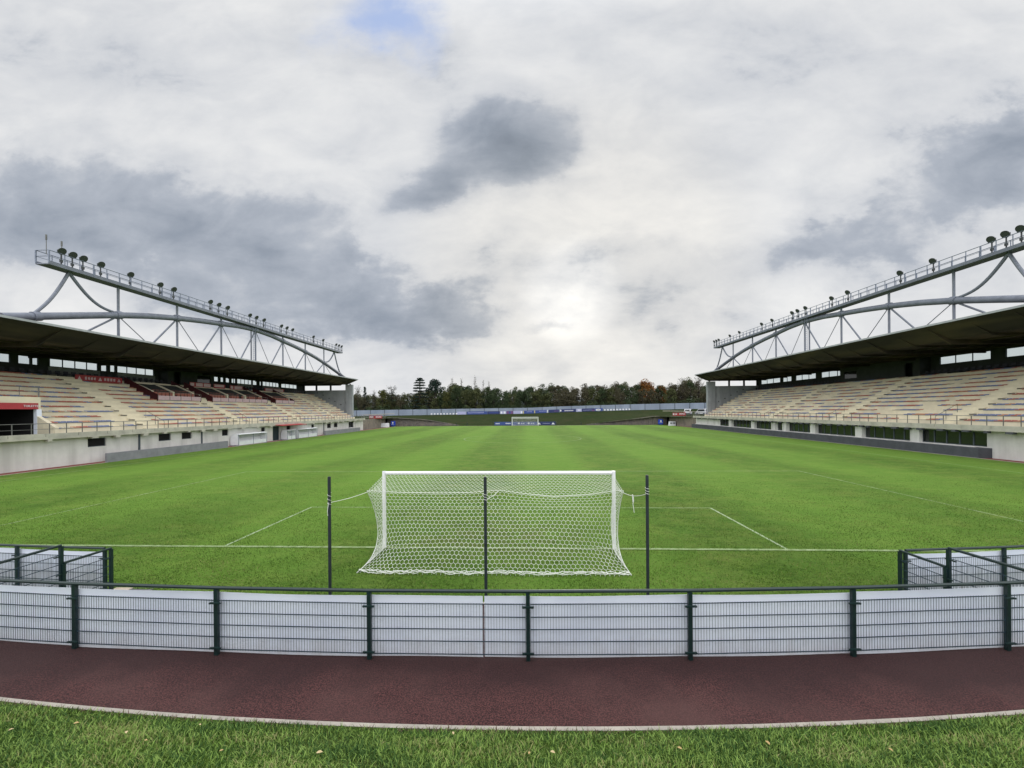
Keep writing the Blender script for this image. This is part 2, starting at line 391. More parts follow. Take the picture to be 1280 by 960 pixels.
# ------------------------------------------------------------------ ground
def grass_mat(name, a, b, dry, bump, s=1.0, stripes=False):
    m = bpy.data.materials.new(name); m.use_nodes = True
    nt = m.node_tree; N = nt.nodes; L = nt.links; P = N['Principled BSDF']
    P.inputs['Roughness'].default_value = 1.0; P.inputs['Specular IOR Level'].default_value = .12 if stripes else .02
    geo = N.new('ShaderNodeNewGeometry')
    def noise(sc_, det, st=(1, 1, 1), rough=.65):
        mp = N.new('ShaderNodeMapping'); mp.inputs['Scale'].default_value = st; L.new(geo.outputs['Position'], mp.inputs['Vector'])
        n = N.new('ShaderNodeTexNoise'); n.inputs['Scale'].default_value = sc_; n.inputs['Detail'].default_value = det; n.inputs['Roughness'].default_value = rough
        L.new(mp.outputs[0], n.inputs['Vector']); return n.outputs['Fac']
    def rng(x, lo, hi, t0=0., t1=1.):
        r = N.new('ShaderNodeMapRange'); r.inputs['From Min'].default_value = lo; r.inputs['From Max'].default_value = hi
        r.inputs['To Min'].default_value = t0; r.inputs['To Max'].default_value = t1
        L.new(x, r.inputs['Value']); return r.outputs['Result']
    def mix(f, c0, c1):
        x = N.new('ShaderNodeMix'); x.data_type = 'RGBA'
        L.new(f, x.inputs[0])
        for i, c in ((6, c0), (7, c1)):
            if isinstance(c, tuple): x.inputs[i].default_value = (*c, 1)
            else: L.new(c, x.inputs[i])
        return x.outputs[2]
    c = mix(rng(noise(9 * s, 9, (.75, 1, 1), .82), .40, .60), a, b)
    c = mix(rng(noise(.75 * s, 8, (.55, 1, 1), .78), .44, .66, 0, .72), c, dry)
    c = mix(rng(noise(2.4 * s, 6, (.5, 1, 1), .7), .5, .68, 0, .55), c, tuple(q * .5 for q in a))
    c = mix(rng(noise(.16, 5, (1, .5, 1)), .45, .7, 0, .45), c, tuple(q * .72 for q in a))
    if stripes:
        sx = N.new('ShaderNodeSeparateXYZ'); L.new(geo.outputs['Position'], sx.inputs[0])
        wv = N.new('ShaderNodeMath'); wv.operation = 'SINE'
        mm = N.new('ShaderNodeMath'); mm.operation = 'MULTIPLY'; mm.inputs[1].default_value = math.pi / 5.5
        L.new(sx.outputs[0], mm.inputs[0]); L.new(mm.outputs[0], wv.inputs[0])
        st = rng(wv.outputs[0], -.5, .5, 0, .38)
        c = mix(st, c, tuple(min(1, q * 1.35) for q in b))
        # scuffed, yellowed turf in the goal mouth
        gx = N.new('ShaderNodeMath'); gx.operation = 'MULTIPLY'; gx.inputs[1].default_value = .30; L.new(sx.outputs[0], gx.inputs[0])
        gy = N.new('ShaderNodeMath'); gy.operation = 'MULTIPLY_ADD'; gy.inputs[1].default_value = .42; gy.inputs[2].default_value = -.5; L.new(sx.outputs[1], gy.inputs[0])
        gc = N.new('ShaderNodeCombineXYZ'); L.new(gx.outputs[0], gc.inputs[0]); L.new(gy.outputs[0], gc.inputs[1])
        gl = N.new('ShaderNodeVectorMath'); gl.operation = 'LENGTH'; L.new(gc.outputs[0], gl.inputs[0])
        gm = N.new('ShaderNodeMath'); gm.operation = 'MULTIPLY'; L.new(rng(gl.outputs['Value'], .3, 1.25, .8, 0), gm.inputs[0]); L.new(rng(noise(2.2, 7, (.6, 1, 1), .75), .42, .62), gm.inputs[1])
        c = mix(gm.outputs[0], c, (.13, .125, .05))
        fr = rng(noise(.05, 4, (1.5, .6, 1)), .4, .65, 0, .4)
        c = mix(fr, c, tuple(q * 1.25 for q in b))
    L.new(c, P.inputs['Base Color'])
    if bump:
        bp = N.new('ShaderNodeBump'); bp.inputs['Strength'].default_value = .9; bp.inputs['Distance'].default_value = bump
        L.new(noise(14 * s, 6, (1, .7, 1), .75), bp.inputs['Height']); L.new(bp.outputs[0], P.inputs['Normal'])
    return m
pitchm = grass_mat('pitch_grass', (.052, .120, .015), (.116, .216, .031), (.18, .22, .05), .12, 1, True)
bankm = grass_mat('bank_grass', (.020, .034, .011), (.030, .044, .015), (.048, .042, .021), .12, .5)
groundm = grass_mat('far_ground', (.045, .075, .025), (.06, .09, .03), (.08, .085, .04), 0, .3)
soilm = grass_mat('embankment_grass', (.05, .105, .016), (.085, .15, .024), (.12, .12, .05), .05, 1.5)
hillm = mat('distant_hill_woodland', (.075, .09, .095), (.09, .105, .11), .01, .95)
blade1 = mat('grass_blade_green', (.165, .27, .055), (.23, .335, .085), 3, .6, spec=.08)
blade2 = mat('grass_blade_dark', (.04, .088, .024), (.068, .135, .033), 3, .6, spec=.08)
blade3 = mat('grass_blade_straw', (.24, .27, .09), (.30, .29, .13), 3, .7, spec=.08)
litterm = mat('brown_plant_litter', (.16, .115, .075), (.09, .065, .045), 30, .9)
pb1 = mat('pitch_blade_green', (.076, .152, .020), (.124, .214, .030), .6, .6, spec=.08)
pb2 = mat('pitch_blade_dark', (.036, .076, .011), (.054, .10, .014), .6, .6, spec=.08)
pb3 = mat('pitch_blade_straw', (.17, .21, .06), (.20, .205, .075), 2, .7, spec=.08)

def pathmat():
    # coarse red aggregate with fence shade and damp both painted in as an irregular dark band
    m = mat('maroon_aggregate_path', (.108, .041, .039), (.012, .005, .006), 52, .9, .008, 70, lo=.36, hi=.62, detail=3, c3=(.082, .04, .037), s3=.7)
    nt = m.node_tree; N = nt.nodes; L = nt.links; P = N['Principled BSDF']
    src = P.inputs['Base Color'].links[0].from_socket
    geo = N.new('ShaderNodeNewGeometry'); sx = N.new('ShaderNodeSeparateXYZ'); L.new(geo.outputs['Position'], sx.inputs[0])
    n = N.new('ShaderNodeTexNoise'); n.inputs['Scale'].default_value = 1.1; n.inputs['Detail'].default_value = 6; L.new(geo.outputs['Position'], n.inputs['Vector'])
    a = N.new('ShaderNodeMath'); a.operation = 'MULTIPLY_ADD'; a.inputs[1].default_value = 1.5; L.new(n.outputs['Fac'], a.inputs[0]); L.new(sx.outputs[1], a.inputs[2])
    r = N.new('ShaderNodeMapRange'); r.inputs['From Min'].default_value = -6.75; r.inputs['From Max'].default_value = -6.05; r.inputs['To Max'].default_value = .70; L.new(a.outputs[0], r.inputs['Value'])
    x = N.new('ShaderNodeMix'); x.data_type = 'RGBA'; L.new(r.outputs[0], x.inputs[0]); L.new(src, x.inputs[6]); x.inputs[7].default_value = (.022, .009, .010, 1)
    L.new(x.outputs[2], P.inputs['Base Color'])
    return m
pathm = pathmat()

mb = MB(); mb.quad([(-4000, -1500, -.08), (4000, -1500, -.08), (4000, 6000, -.08), (-4000, 6000, -.08)])
single('ground', mb, groundm, (0, 0, 0), kind='structure', fix=False)
mb = MB(); mb.quad([(-37.2, -4.51, 0), (39.75, -4.51, 0), (39.75, 103.2, 0), (-37.2, 103.2, 0)])
single('pitch_ground', mb, pitchm, (0, 0, 0), kind='structure', fix=False)
mb = MB()
mb.box(-38.6, -37.32, 8, 101, -.05, -.004); mb.box(39.87, 42.0, 8, 101, -.05, -.004)
single('running_track', mb, trackm, (0, 0, 0), kind='structure')
mb = MB()
mb.box(-37.318, -37.2, 8, 103, -.06, .02); mb.box(39.752, 39.868, 8, 103, -.06, .02); mb.box(-37.2, 39.75, 103.2, 103.34, -.06, .02)
single('pitch_kerb', mb, kerbm, (0, 0, 0), kind='structure')

# pitch markings (worn paint)
def linemat():
    m = mat('worn_line_paint', (.32, .39, .25), (.17, .25, .10), 3.5, .8, lo=.36, hi=.68)
    return m
lm = linemat(); PL = 102.1
mb = MB()
def ln(x0, x1, y0, y1): mb.quad([(x0, y0, .004), (x1, y0, .004), (x1, y1, .004), (x0, y1, .004)])
w = .045
faint = mat('faint_line_paint', (.25, .32, .16), (.13, .20, .06), 3.0, .8, lo=.36, hi=.62)
for (ya, yb, dirn) in ((0, 5.5, 1), (PL, PL - 5.5, -1)):
    for s in (-1, 1): ln(s * 9.16 - w, s * 9.16 + w, min(ya, yb) + w, max(ya, yb) - w)
    ln(-9.21, 9.21, yb - w, yb + w)
for (ya, yb) in ((0, 16.5), (PL, PL - 16.5)):
    for s in (-1, 1): ln(s * 20.16 - w, s * 20.16 + w, min(ya, yb) + w, max(ya, yb) - w)
    ln(-20.21, 20.21, yb - w, yb + w)
w2_ = .075; mb.quad([(-33.9, -w2_, .016), (33.9, -w2_, .016), (33.9, w2_, .016), (-33.9, w2_, .016)]); ln(-33.9, 33.9, PL - w, PL + w); ln(-33.9, 33.9, PL / 2 - w, PL / 2 + w)
for s in (-1, 1): ln(s * 34 - w, s * 34 + w, 0, PL)
for k in range(64):
    a0, a1 = 2 * math.pi * k / 64, 2 * math.pi * (k + 1) / 64
    mb.quad([(9.1 * math.cos(a0), PL / 2 + 9.1 * math.sin(a0), .008), (9.2 * math.cos(a0), PL / 2 + 9.2 * math.sin(a0), .008),
             (9.2 * math.cos(a1), PL / 2 + 9.2 * math.sin(a1), .008), (9.1 * math.cos(a1), PL / 2 + 9.1 * math.sin(a1), .008)])
for k, f_ in enumerate(mb.f):
    q_ = [mb.v[i] for i in f_]
    if min(p[1] for p in q_) > 3 or min(abs(p[0]) for p in q_) > 15: mb.m[k] = 1
single('pitch_markings', mb, [lm, faint], (0, 0, 0), kind='structure', fix=False)

# path behind the goal, its kerb, and the grass embankment the viewer stands on
def kerb_y(x): return -7.92 + .0081 * (x + .3) ** 2
def fence_y(x): return -6.53 + .0050 * (x + 1.4) ** 2
XS = [-24 + k for k in range(49)]
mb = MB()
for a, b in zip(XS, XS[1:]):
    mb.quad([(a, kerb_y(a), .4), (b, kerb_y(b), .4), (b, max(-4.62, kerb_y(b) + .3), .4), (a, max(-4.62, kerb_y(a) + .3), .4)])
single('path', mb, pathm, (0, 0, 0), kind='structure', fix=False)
mb = MB(); mb.box(-24, 24, -4.62, -4.52, -.1, .405)
single('path_edge', mb, kerbm, (0, 0, 0), kind='structure')
mb = MB()
for a, b in zip(XS, XS[1:]):
    a += .002; b -= .002
    mb.hexa([(a, kerb_y(a) - .065, .2), (b, kerb_y(b) - .065, .2), (b, kerb_y(b), .2), (a, kerb_y(a), .2),
             (a, kerb_y(a) - .065, .425), (b, kerb_y(b) - .065, .425), (b, kerb_y(b), .425), (a, kerb_y(a), .425)])
single('path_kerb', mb, kerbm, (0, 0, 0), kind='structure')
def emb_z(x, t):
    return .418 + min(.46 * t, 2.55) + .03 * math.sin(x * 2.1 + t * 1.7) * min(1, t * 2)
mb = MB(); TS = [0, .15, .4, .8, 1.3, 1.9, 2.6, 3.5, 4.5, 5.6, 7, 10, 14]
XE = [-24 + .5 * k for k in range(97)]
for a, b in zip(XE, XE[1:]):
    for t0, t1 in zip(TS, TS[1:]):
        mb.quad([(a, kerb_y(a) - .06 - t0, emb_z(a, t0)), (b, kerb_y(b) - .06 - t0, emb_z(b, t0)), (b, kerb_y(b) - .06 - t1, emb_z(b, t1)), (a, kerb_y(a) - .06 - t1, emb_z(a, t1))])
single('embankment', mb, soilm, (0, 0, 0), kind='structure', fix=False)

rng = np.random.default_rng(3)
def blades(n, xs, ys, zs, hmin, hmax, wid, mats, probs, name, lean=.7):
    h = rng.uniform(hmin, hmax, n); a = rng.uniform(0, 2 * np.pi, n); la = rng.uniform(0, 2 * np.pi, n); ll = h * rng.uniform(.1, lean, n)
    wd = wid * rng.uniform(.6, 1.2, n)
    dx, dy = np.cos(a) * wd / 2, np.sin(a) * wd / 2
    tx, ty = np.cos(la) * ll, np.sin(la) * ll
    V = np.zeros((n, 5, 3))
    V[:, 0] = np.stack([xs - dx, ys - dy, zs], 1); V[:, 1] = np.stack([xs + dx, ys + dy, zs], 1)
    V[:, 2] = np.stack([xs + dx * .7 + tx * .35, ys + dy * .7 + ty * .35, zs + h * .6], 1)
    V[:, 3] = np.stack([xs - dx * .7 + tx * .35, ys - dy * .7 + ty * .35, zs + h * .6], 1)
    V[:, 4] = np.stack([xs + tx, ys + ty, zs + h], 1)
    b = np.arange(n)[:, None] * 5
    Fq = np.concatenate([b + np.array([[0, 1, 2]]), b + np.array([[0, 2, 3]]), b + np.array([[3, 2, 4]])], 0)
    mi = probs(xs, ys); mi = np.concatenate([mi] * 3)
    me = npmesh(name, V.reshape(-1, 3), Fq, mats, mi)
    o = bpy.data.objects.new(name, me); COL.objects.link(o); tag(o, kind='stuff'); return o
def clump(xs, ys, f):
    return (np.sin(xs * f + 1.3 * np.sin(ys * f * .7)) + np.sin(ys * f * 1.3 + 2 * np.sin(xs * f * .6 + 1)) + np.sin((xs + ys) * f * .45 + .7)) / 3
n = 190000
xs = rng.uniform(-8.2, 9.2, n); t = rng.uniform(.02, 2.3, n) ** 1.0
keep = rng.uniform(size=n) < (.45 + .55 * np.clip(t / .3, 0, 1)) * (.72 + .4 * clump(xs, t * 2, 4.5))
xs, t = xs[keep], t[keep]
ky = -7.92 + .0081 * (xs + .3) ** 2
zs = .418 + .46 * t + .03 * np.sin(xs * 2.1 + t * 1.7) * np.minimum(1, t * 2) - .005
def pr1(x, y):
    tt = -(y + .06) - 7.92 + .0081 * (x + .3) ** 2
    r = rng.uniform(size=len(x)) + .34 * clump(x, y * 1.6, 3.1) + .12 * clump(x, y, 9.) - .25 * np.clip(1 - tt / .5, 0, 1)
    m = np.where(r < .36, 1, np.where(r < .93, 0, 2))
    return np.where((tt < .16) & (rng.uniform(size=len(x)) < .75 - 3.5 * tt + .3 * clump(x, y, 1.7)), 3, m)
g = blades(len(xs), xs, ky - .06 - t, zs, .018, .062, .012, [blade1, blade2, blade3, litterm], pr1, 'embankment_grass', 1.5)
g['label'] = 'rough green grass with dry tufts on the bank nearest the viewer, in front of the pale kerb'; g['category'] = 'grass'
n = 520000
d = 9.0 + 19 * rng.uniform(size=n) ** 1.5
xs = (rng.uniform(-1.52, 1.5, n)) * d; ys = -13.1 + d
xs += 1.0
keep = rng.uniform(size=n) < np.clip((30 - d) / 14, 0, 1) * (.62 + .38 * clump(xs, ys, 2.7))
xs, ys = xs[keep], ys[keep]
ok = (ys > -4.4) & (xs > -37) & (xs < 39.5)
xs, ys = xs[ok], ys[ok]
def pr2(x, y):
    r = rng.uniform(size=len(x)) + .3 * clump(x, y * 1.7, 2.3) + .15 * clump(x, y, .5)
    return np.where(r < .32, 1, np.where(r < .84, 0, 2))
dd = ys + 13.1
g = blades(len(xs), xs, ys, np.zeros(len(xs)) - .003, .014, .046, .016, [pb1, pb2, pb3], pr2, 'pitch_grass', 1.3)
g['label'] = 'short mown turf of the football pitch around the near goal'; g['category'] = 'grass'

# fallen leaves on the bank
for k in range(14):
    x = [-4.9, -4.5, -3.6, -3.1, -3.0, -2.2, .1, 1.0, 1.25, 2.6, -1.2, 3.6, -5.6, 4.8, 1.9, -2.7][k]
    t = [.9, .55, .75, 1.0, .4, 1.05, .35, .85, .8, .8, .95, .7, 1.1, .9, 1.15, .12][k]
    z = emb_z(x, t) + .055; y = kerb_y(x) - .06 - t
    mb = MB(); L_ = rnd.uniform(.018, .034); a = rnd.uniform(0, 6.28)
    pts = [(-1, 0, .1), (-.5, .45, .35), (.2, .55, .4), (1, .05, .05), (.3, -.5, .35), (-.45, -.42, .3)]
    P = [(x + L_ * (p[0] * math.cos(a) - p[1] * math.sin(a)), y + L_ * (p[0] * math.sin(a) + p[1] * math.cos(a)), z + L_ * p[2]) for p in pts]
    mb.quad([P[0], P[1], P[2], P[3]]); mb.quad([P[0], P[3], P[4], P[5]])
    single('fallen_leaf', mb, strawleaf if k % 2 else straw2, (x, y, z), 'small dry yellowish leaf lying in the grass of the near bank', 'leaf', 'dry leaves scattered on the near grass bank', fix=False)

# far bank behind the pitch and level ground at its top
def top_z(x): return float(np.interp(x, [-200, -63, -40, 0, 13, 40, 63, 200], [2.3, 2.65, 2.85, 3.1, 3.55, 4.15, 4.45, 4.8]))
def bank_front(x):
    y = float(np.interp(x, [-60, -41, -38, -20, 18, 38, 41, 60], [84, 84, 103.6, 108.5, 108.5, 103.6, 86, 86]))
    z = float(np.interp(x, [-60, -40.5, -38, -30, -20, 18, 24, 31, 37.5, 41, 60], [2.45, 2.45, 2.4, 1.75, 0, 0, .75, 1.5, 2.3, 2.45, 2.45]))
    return y, z
mb = MB(); XB = [-200, -140, -100, -80, -60, -50, -45, -42, -41, -40.2, -39, -38] + [-36 + 2 * k for k in range(37)] + [38, 39, 40.2, 41, 42, 45, 50, 60, 80, 100, 140, 200]
def bz(x, f):
    y0, z0 = bank_front(x); y1, z1 = 138.6, top_z(x)
    y = y0 + (y1 - y0) * f
    g_ = f if abs(x) > 200 else f ** .9
    if abs(x) > 40: g_ = max(0, (y - 118) / (y1 - 118))
    return (x, y, z0 + (z1 - z0) * g_ + .05 * math.sin(x * .9 + f * 9))
for a, b in zip(XB, XB[1:]):
    for k in range(10): mb.quad([bz(a, k / 10), bz(b, k / 10), bz(b, (k + 1) / 10), bz(a, (k + 1) / 10)])
    for (ya, yb, dz) in ((138.6, 170, .6), (170, 260, 2), (260, 600, 4)):
        za = 0 if ya == 138.6 else (.6 if ya == 170 else 2)
        mb.quad([(a, ya, top_z(a) + za), (b, ya, top_z(b) + za), (b, yb, top_z(b) + dz), (a, yb, top_z(a) + dz)])
single('far_bank', mb, bankm, (0, 0, 0), kind='structure', fix=False)
mb = MB(); mb.quad([(-37.2, 103.34, -.002), (39.75, 103.34, -.002), (39.75, 108.6, -.002), (-37.2, 108.6, -.002)])
single('far_verge', mb, bankm, (0, 0, 0), kind='structure', fix=False)
mb = MB()
for (x0, x1) in ((-140, -52.5), (55.5, 140)):
    mb.quad([(x0, -40, 2.4), (x1, -40, 2.4), (x1, 90, 2.4), (x0, 90, 2.4)])
single('outer_ground', mb, groundm, (0, 0, 0), kind='structure', fix=False)
# hills on the skyline
mb = MB(); xs_ = [-3000 + 60 * k for k in range(101)]
def hz(x): return 40 + 22 * math.exp(-((x + 900) / 420) ** 2) + 10 * math.sin(x * .0016 + 2.2) + 10 * math.sin(x * .0052 + 1) + 4 * math.sin(x * .017)
for a, b in zip(xs_, xs_[1:]):
    mb.quad([(a, 1500, -2), (b, 1500, -2), (b, 1750, hz(b)), (a, 1750, hz(a))]); mb.quad([(a, 1750, hz(a)), (b, 1750, hz(b)), (b, 2600, hz(b) * .9), (a, 2600, hz(a) * .9)])
single('hills', mb, hillm, (0, 0, 0), kind='structure', fix=False)

# ------------------------------------------------------------------ green railings with mesh
def mesh_panel(mb, a, b, z0, hs=(.09, .30, .50, .70, .91), gap=.04, sp=.046, off=0.0):
    a = Vector(a); b = Vector(b); d = b - a; Ln = d.length; d.normalize(); nrm = Vector((-d.y, d.x, 0)) * off
    p0 = a + d * gap + nrm; p1 = b - d * gap + nrm
    for h in hs: mb.beam((p0.x, p0.y, z0 + h), (p1.x, p1.y, z0 + h), .007, .014)
    n = int((Ln - 2 * gap) / sp)
    for k in range(n + 1):
        q = p0 + d * ((Ln - 2 * gap) * k / n)
        mb.beam((q.x, q.y + .0, z0 + hs[0] - .015), (q.x, q.y, z0 + hs[-1] + .015), .0042, .0042)
def fence(name, label, pts, z0, hs=1.12, board=True, posts=None, seam=None, sp=.046, close=True):
    c = pts[len(pts) // 2]
    root = thing(name, (c[0], c[1], z0), label, 'fence')
    for k, p in enumerate(pts):
        if posts and not posts[k]: continue
        mb = MB(); d = Vector((pts[min(k + 1, len(pts) - 1)][0] - pts[max(k - 1, 0)][0], pts[min(k + 1, len(pts) - 1)][1] - pts[max(k - 1, 0)][1], 0)).normalized()
        mb.beam((p[0], p[1], z0 - .05), (p[0], p[1], z0 + hs - .02), .064, .055, up=d.cross(Vector((0, 0, 1))))
        o = part('post', mb, green, root)
        for h in (.13, .88):
            mb = MB()
            mb.beam(Vector((p[0], p[1] - .040, z0 + h)) - d * .095, Vector((p[0], p[1] - .040, z0 + h)) + d * .095, .03, .024)
            for s in (-1, 1): mb.tube([Vector((p[0], p[1] - .064, z0 + h)) + d * (.068 * s), Vector((p[0], p[1] - .04, z0 + h)) + d * (.068 * s)], .013, 6)
            part('clamp', mb, green, o)
    for k in range(len(pts) - 1):
        a, b = pts[k], pts[k + 1]
        mb = MB(); mb.tube([(a[0], a[1], z0 + hs), (b[0], b[1], z0 + hs)], .028, 10); part('rail', mb, green, root, smooth=True)
        mb = MB(); mesh_panel(mb, (a[0], a[1], 0), (b[0], b[1], 0), z0, sp=sp); part('mesh_panel', mb, wireg, root, fix=False)
        if board:
            segs = [(0, 1)]
            if seam and seam[0] == k: segs = [(0, seam[1] - .004), (seam[1] + .006, 1)]
            for s0, s1 in segs:
                mb = MB(); n = 10; A = Vector((a[0], a[1], 0)); B = Vector((b[0], b[1], 0)); dv = (B - A); nv = Vector((-dv.y, dv.x, 0)).normalized()
                ph = rnd.uniform(0, 6); zt0, zt1 = z0 + 1.02 + rnd.uniform(-.012, .012), z0 + 1.02 + rnd.uniform(-.012, .012)
                zb0 = rnd.uniform(-.01, .012); ring = []
                for j in range(n + 1):
                    tt = s0 + (s1 - s0) * j / n; q = A + dv * tt + nv * (.052 + .008 * math.sin(ph + tt * 5))
                    zt = zt0 + (zt1 - zt0) * tt - .01 * math.sin(math.pi * tt); zb = z0 + .012 + zb0 + .008 * math.sin(ph + 3 * tt)
                    ring.append((q, zb, zt))
                for (q, zb, zt), (q2, zb2, zt2) in zip(ring, ring[1:]):
                    e = nv * .006
                    mb.hexa([(q.x, q.y, zb), (q2.x, q2.y, zb2), (q2.x + e.x, q2.y + e.y, zb2), (q.x + e.x, q.y + e.y, zb),
                             (q.x, q.y, zt), (q2.x, q2.y, zt2), (q2.x + e.x, q2.y + e.y, zt2), (q.x + e.x, q.y + e.y, zt)])
                part('board', mb, boardm, root)
    return root
fx = [-19.9, -17.3, -14.72, -12.1, -9.48, -6.86, -4.24, -1.62, .985, 3.61, 6.30, 8.98, 11.6, 14.2, 16.8, 19.4]
fpts = [(x, fence_y(x)) for x in fx]
fence('railing_fence', 'long dark green railing fence backed with white boards, curving along the maroon path', fpts, .4, seam=(7, .72))
lx, ly = -9.35, -3.45
fence('railing_fence', 'short green mesh railing at left running from the white-boarded corner down to the pitch', [(lx, ly), (lx - .06, ly - .98)], 0, board=False)
fence('railing_fence', 'upper green mesh railing at left stepping up to the path fence', [(lx - .09, ly - 1.0), (-9.48, fence_y(-9.48) + .07)], .4, board=False, posts=[1, 0])
fence('railing_fence', 'white-boarded green railing behind the path fence on the left edge', [(-17.0, -2.7), (-14.5, -3.05), (-12.0, -3.3), (-9.50, -3.46)], 0)
rx, ry = 9.66, -3.26
fence('railing_fence', 'short green mesh railing at right running from the white-boarded corner down to the pitch', [(rx, ry), (rx + .06, ry - .98)], 0, board=False)
fence('railing_fence', 'upper green mesh railing at right stepping up to the path fence', [(rx + .1, ry - 1.0), (9.95, fence_y(9.95) + .05)], .4, board=False, posts=[1, 0])
fence('railing_fence', 'white-boarded green railing behind the path fence on the right edge', [(9.80, -3.24), (12.3, -2.97), (14.8, -2.6), (17.3, -2.2)], 0)
for s, x, y in ((-1, -9.28, -3.3), (1, 9.58, -3.12)):
    mb = MB(); mb.box(x - .22, x + .22, y - .45, y + .12, -.05, .03)
    mb2 = mb; nm = 'left' if s < 0 else 'right'
    single('paving_slab', mb2, slabm, (x, y, 0), 'beige concrete slab at the foot of the %s corner post of the railings' % nm, 'slab')
    mb = MB(); xx = x - s * .5
    for k in range(7): mb.box(xx - .25, xx + .25, y - .42 + .075 * k, y - .38 + .075 * k, .004, .02)
    mb.box(xx - .28, xx - .25, y - .45, y + .1, .002, .022); mb.box(xx + .25, xx + .28, y - .45, y + .1, .002, .022)
    single('drain_grate', mb, railm, (xx, y, 0), 'steel drain grate in the turf beside the %s corner slab' % nm, 'grate')
mb = MB(); mb.tube([(-4.42, -3.2, .035), (-4.36, -3.2, .035), (-4.24, -3.19, .035), (-4.16, -3.185, .035), (-4.12, -3.18, .035)], [.02, .034, .036, .03, .012], 10)
lit = thing('plastic_bottle', (-4.3, -3.2, 0), 'small blue and white plastic bottle lying on the turf by the left net pole', 'bottle')
part('bottle', mb, bluelitter, lit, smooth=True)
mb = MB(); mb.tube([(-4.36, -3.2, .036), (-4.27, -3.195, .036)], .0365, 10); part('label', mb, whitemark, lit)

# ------------------------------------------------------------------ goals
def hexnet(mb, fn, S, T, cell, r, n=3, s0=0.0):
    a = cell / math.sqrt(3)
    h = 1.5 * a; rows = int(T / h) + 2; cols = int(S / cell) + 2
    segs = []
    for j in range(rows):
        for i in range(cols):
            cx = i * cell + (cell / 2 if j % 2 else 0); cyy = j * h
            p = [(cx + a * math.sin(math.pi / 3 * k), cyy + a * math.cos(math.pi / 3 * k)) for k in range(6)]
            segs += [(p[0], p[1]), (p[1], p[2]), (p[2], p[3])]
    for (p, q) in segs:
        def cl(w): return (min(max(w[0], 0), S), min(max(w[1], 0), T))
        mx, my = (p[0] + q[0]) / 2, (p[1] + q[1]) / 2
        if mx < 0 or my < 0 or mx > S or my > T: continue
        P, Q = Vector(fn(*cl(p))), Vector(fn(*cl(q)))
        if (P - Q).length < .01: continue
        d = (Q - P).normalized(); sd = d.cross(Vector((.3, .8, .5))).normalized(); u_ = sd.cross(d)
        i0 = len(mb.v)
        for w in (P, Q):
            for k in range(n):
                t = 2 * math.pi * k / n
                mb.v.append(tuple(w + (sd * math.cos(t) + u_ * math.sin(t)) * r))
        for k in range(n):
            k2 = (k + 1) % n
            mb.f.append((i0 + k, i0 + k2, i0 + n + k2, i0 + n + k)); mb.m.append(0)
PROF = [(-1.5, 2.16), (-1.18, 1.80), (-.90, 1.40), (-.72, 1.0), (-.66, .62), (-.80, .30), (-1.15, .10), (-1.60, .035), (-2.1, .02)]
def prof_fn(prof):
    ds = [0]
    for a, b in zip(prof, prof[1:]): ds.append(ds[-1] + math.dist(a, b))
    def f(t):
        t = min(max(t, 0), ds[-1])
        return float(np.interp(t, ds, [p[0] for p in prof])), float(np.interp(t, ds, [p[1] for p in prof]))
    return f, ds[-1]
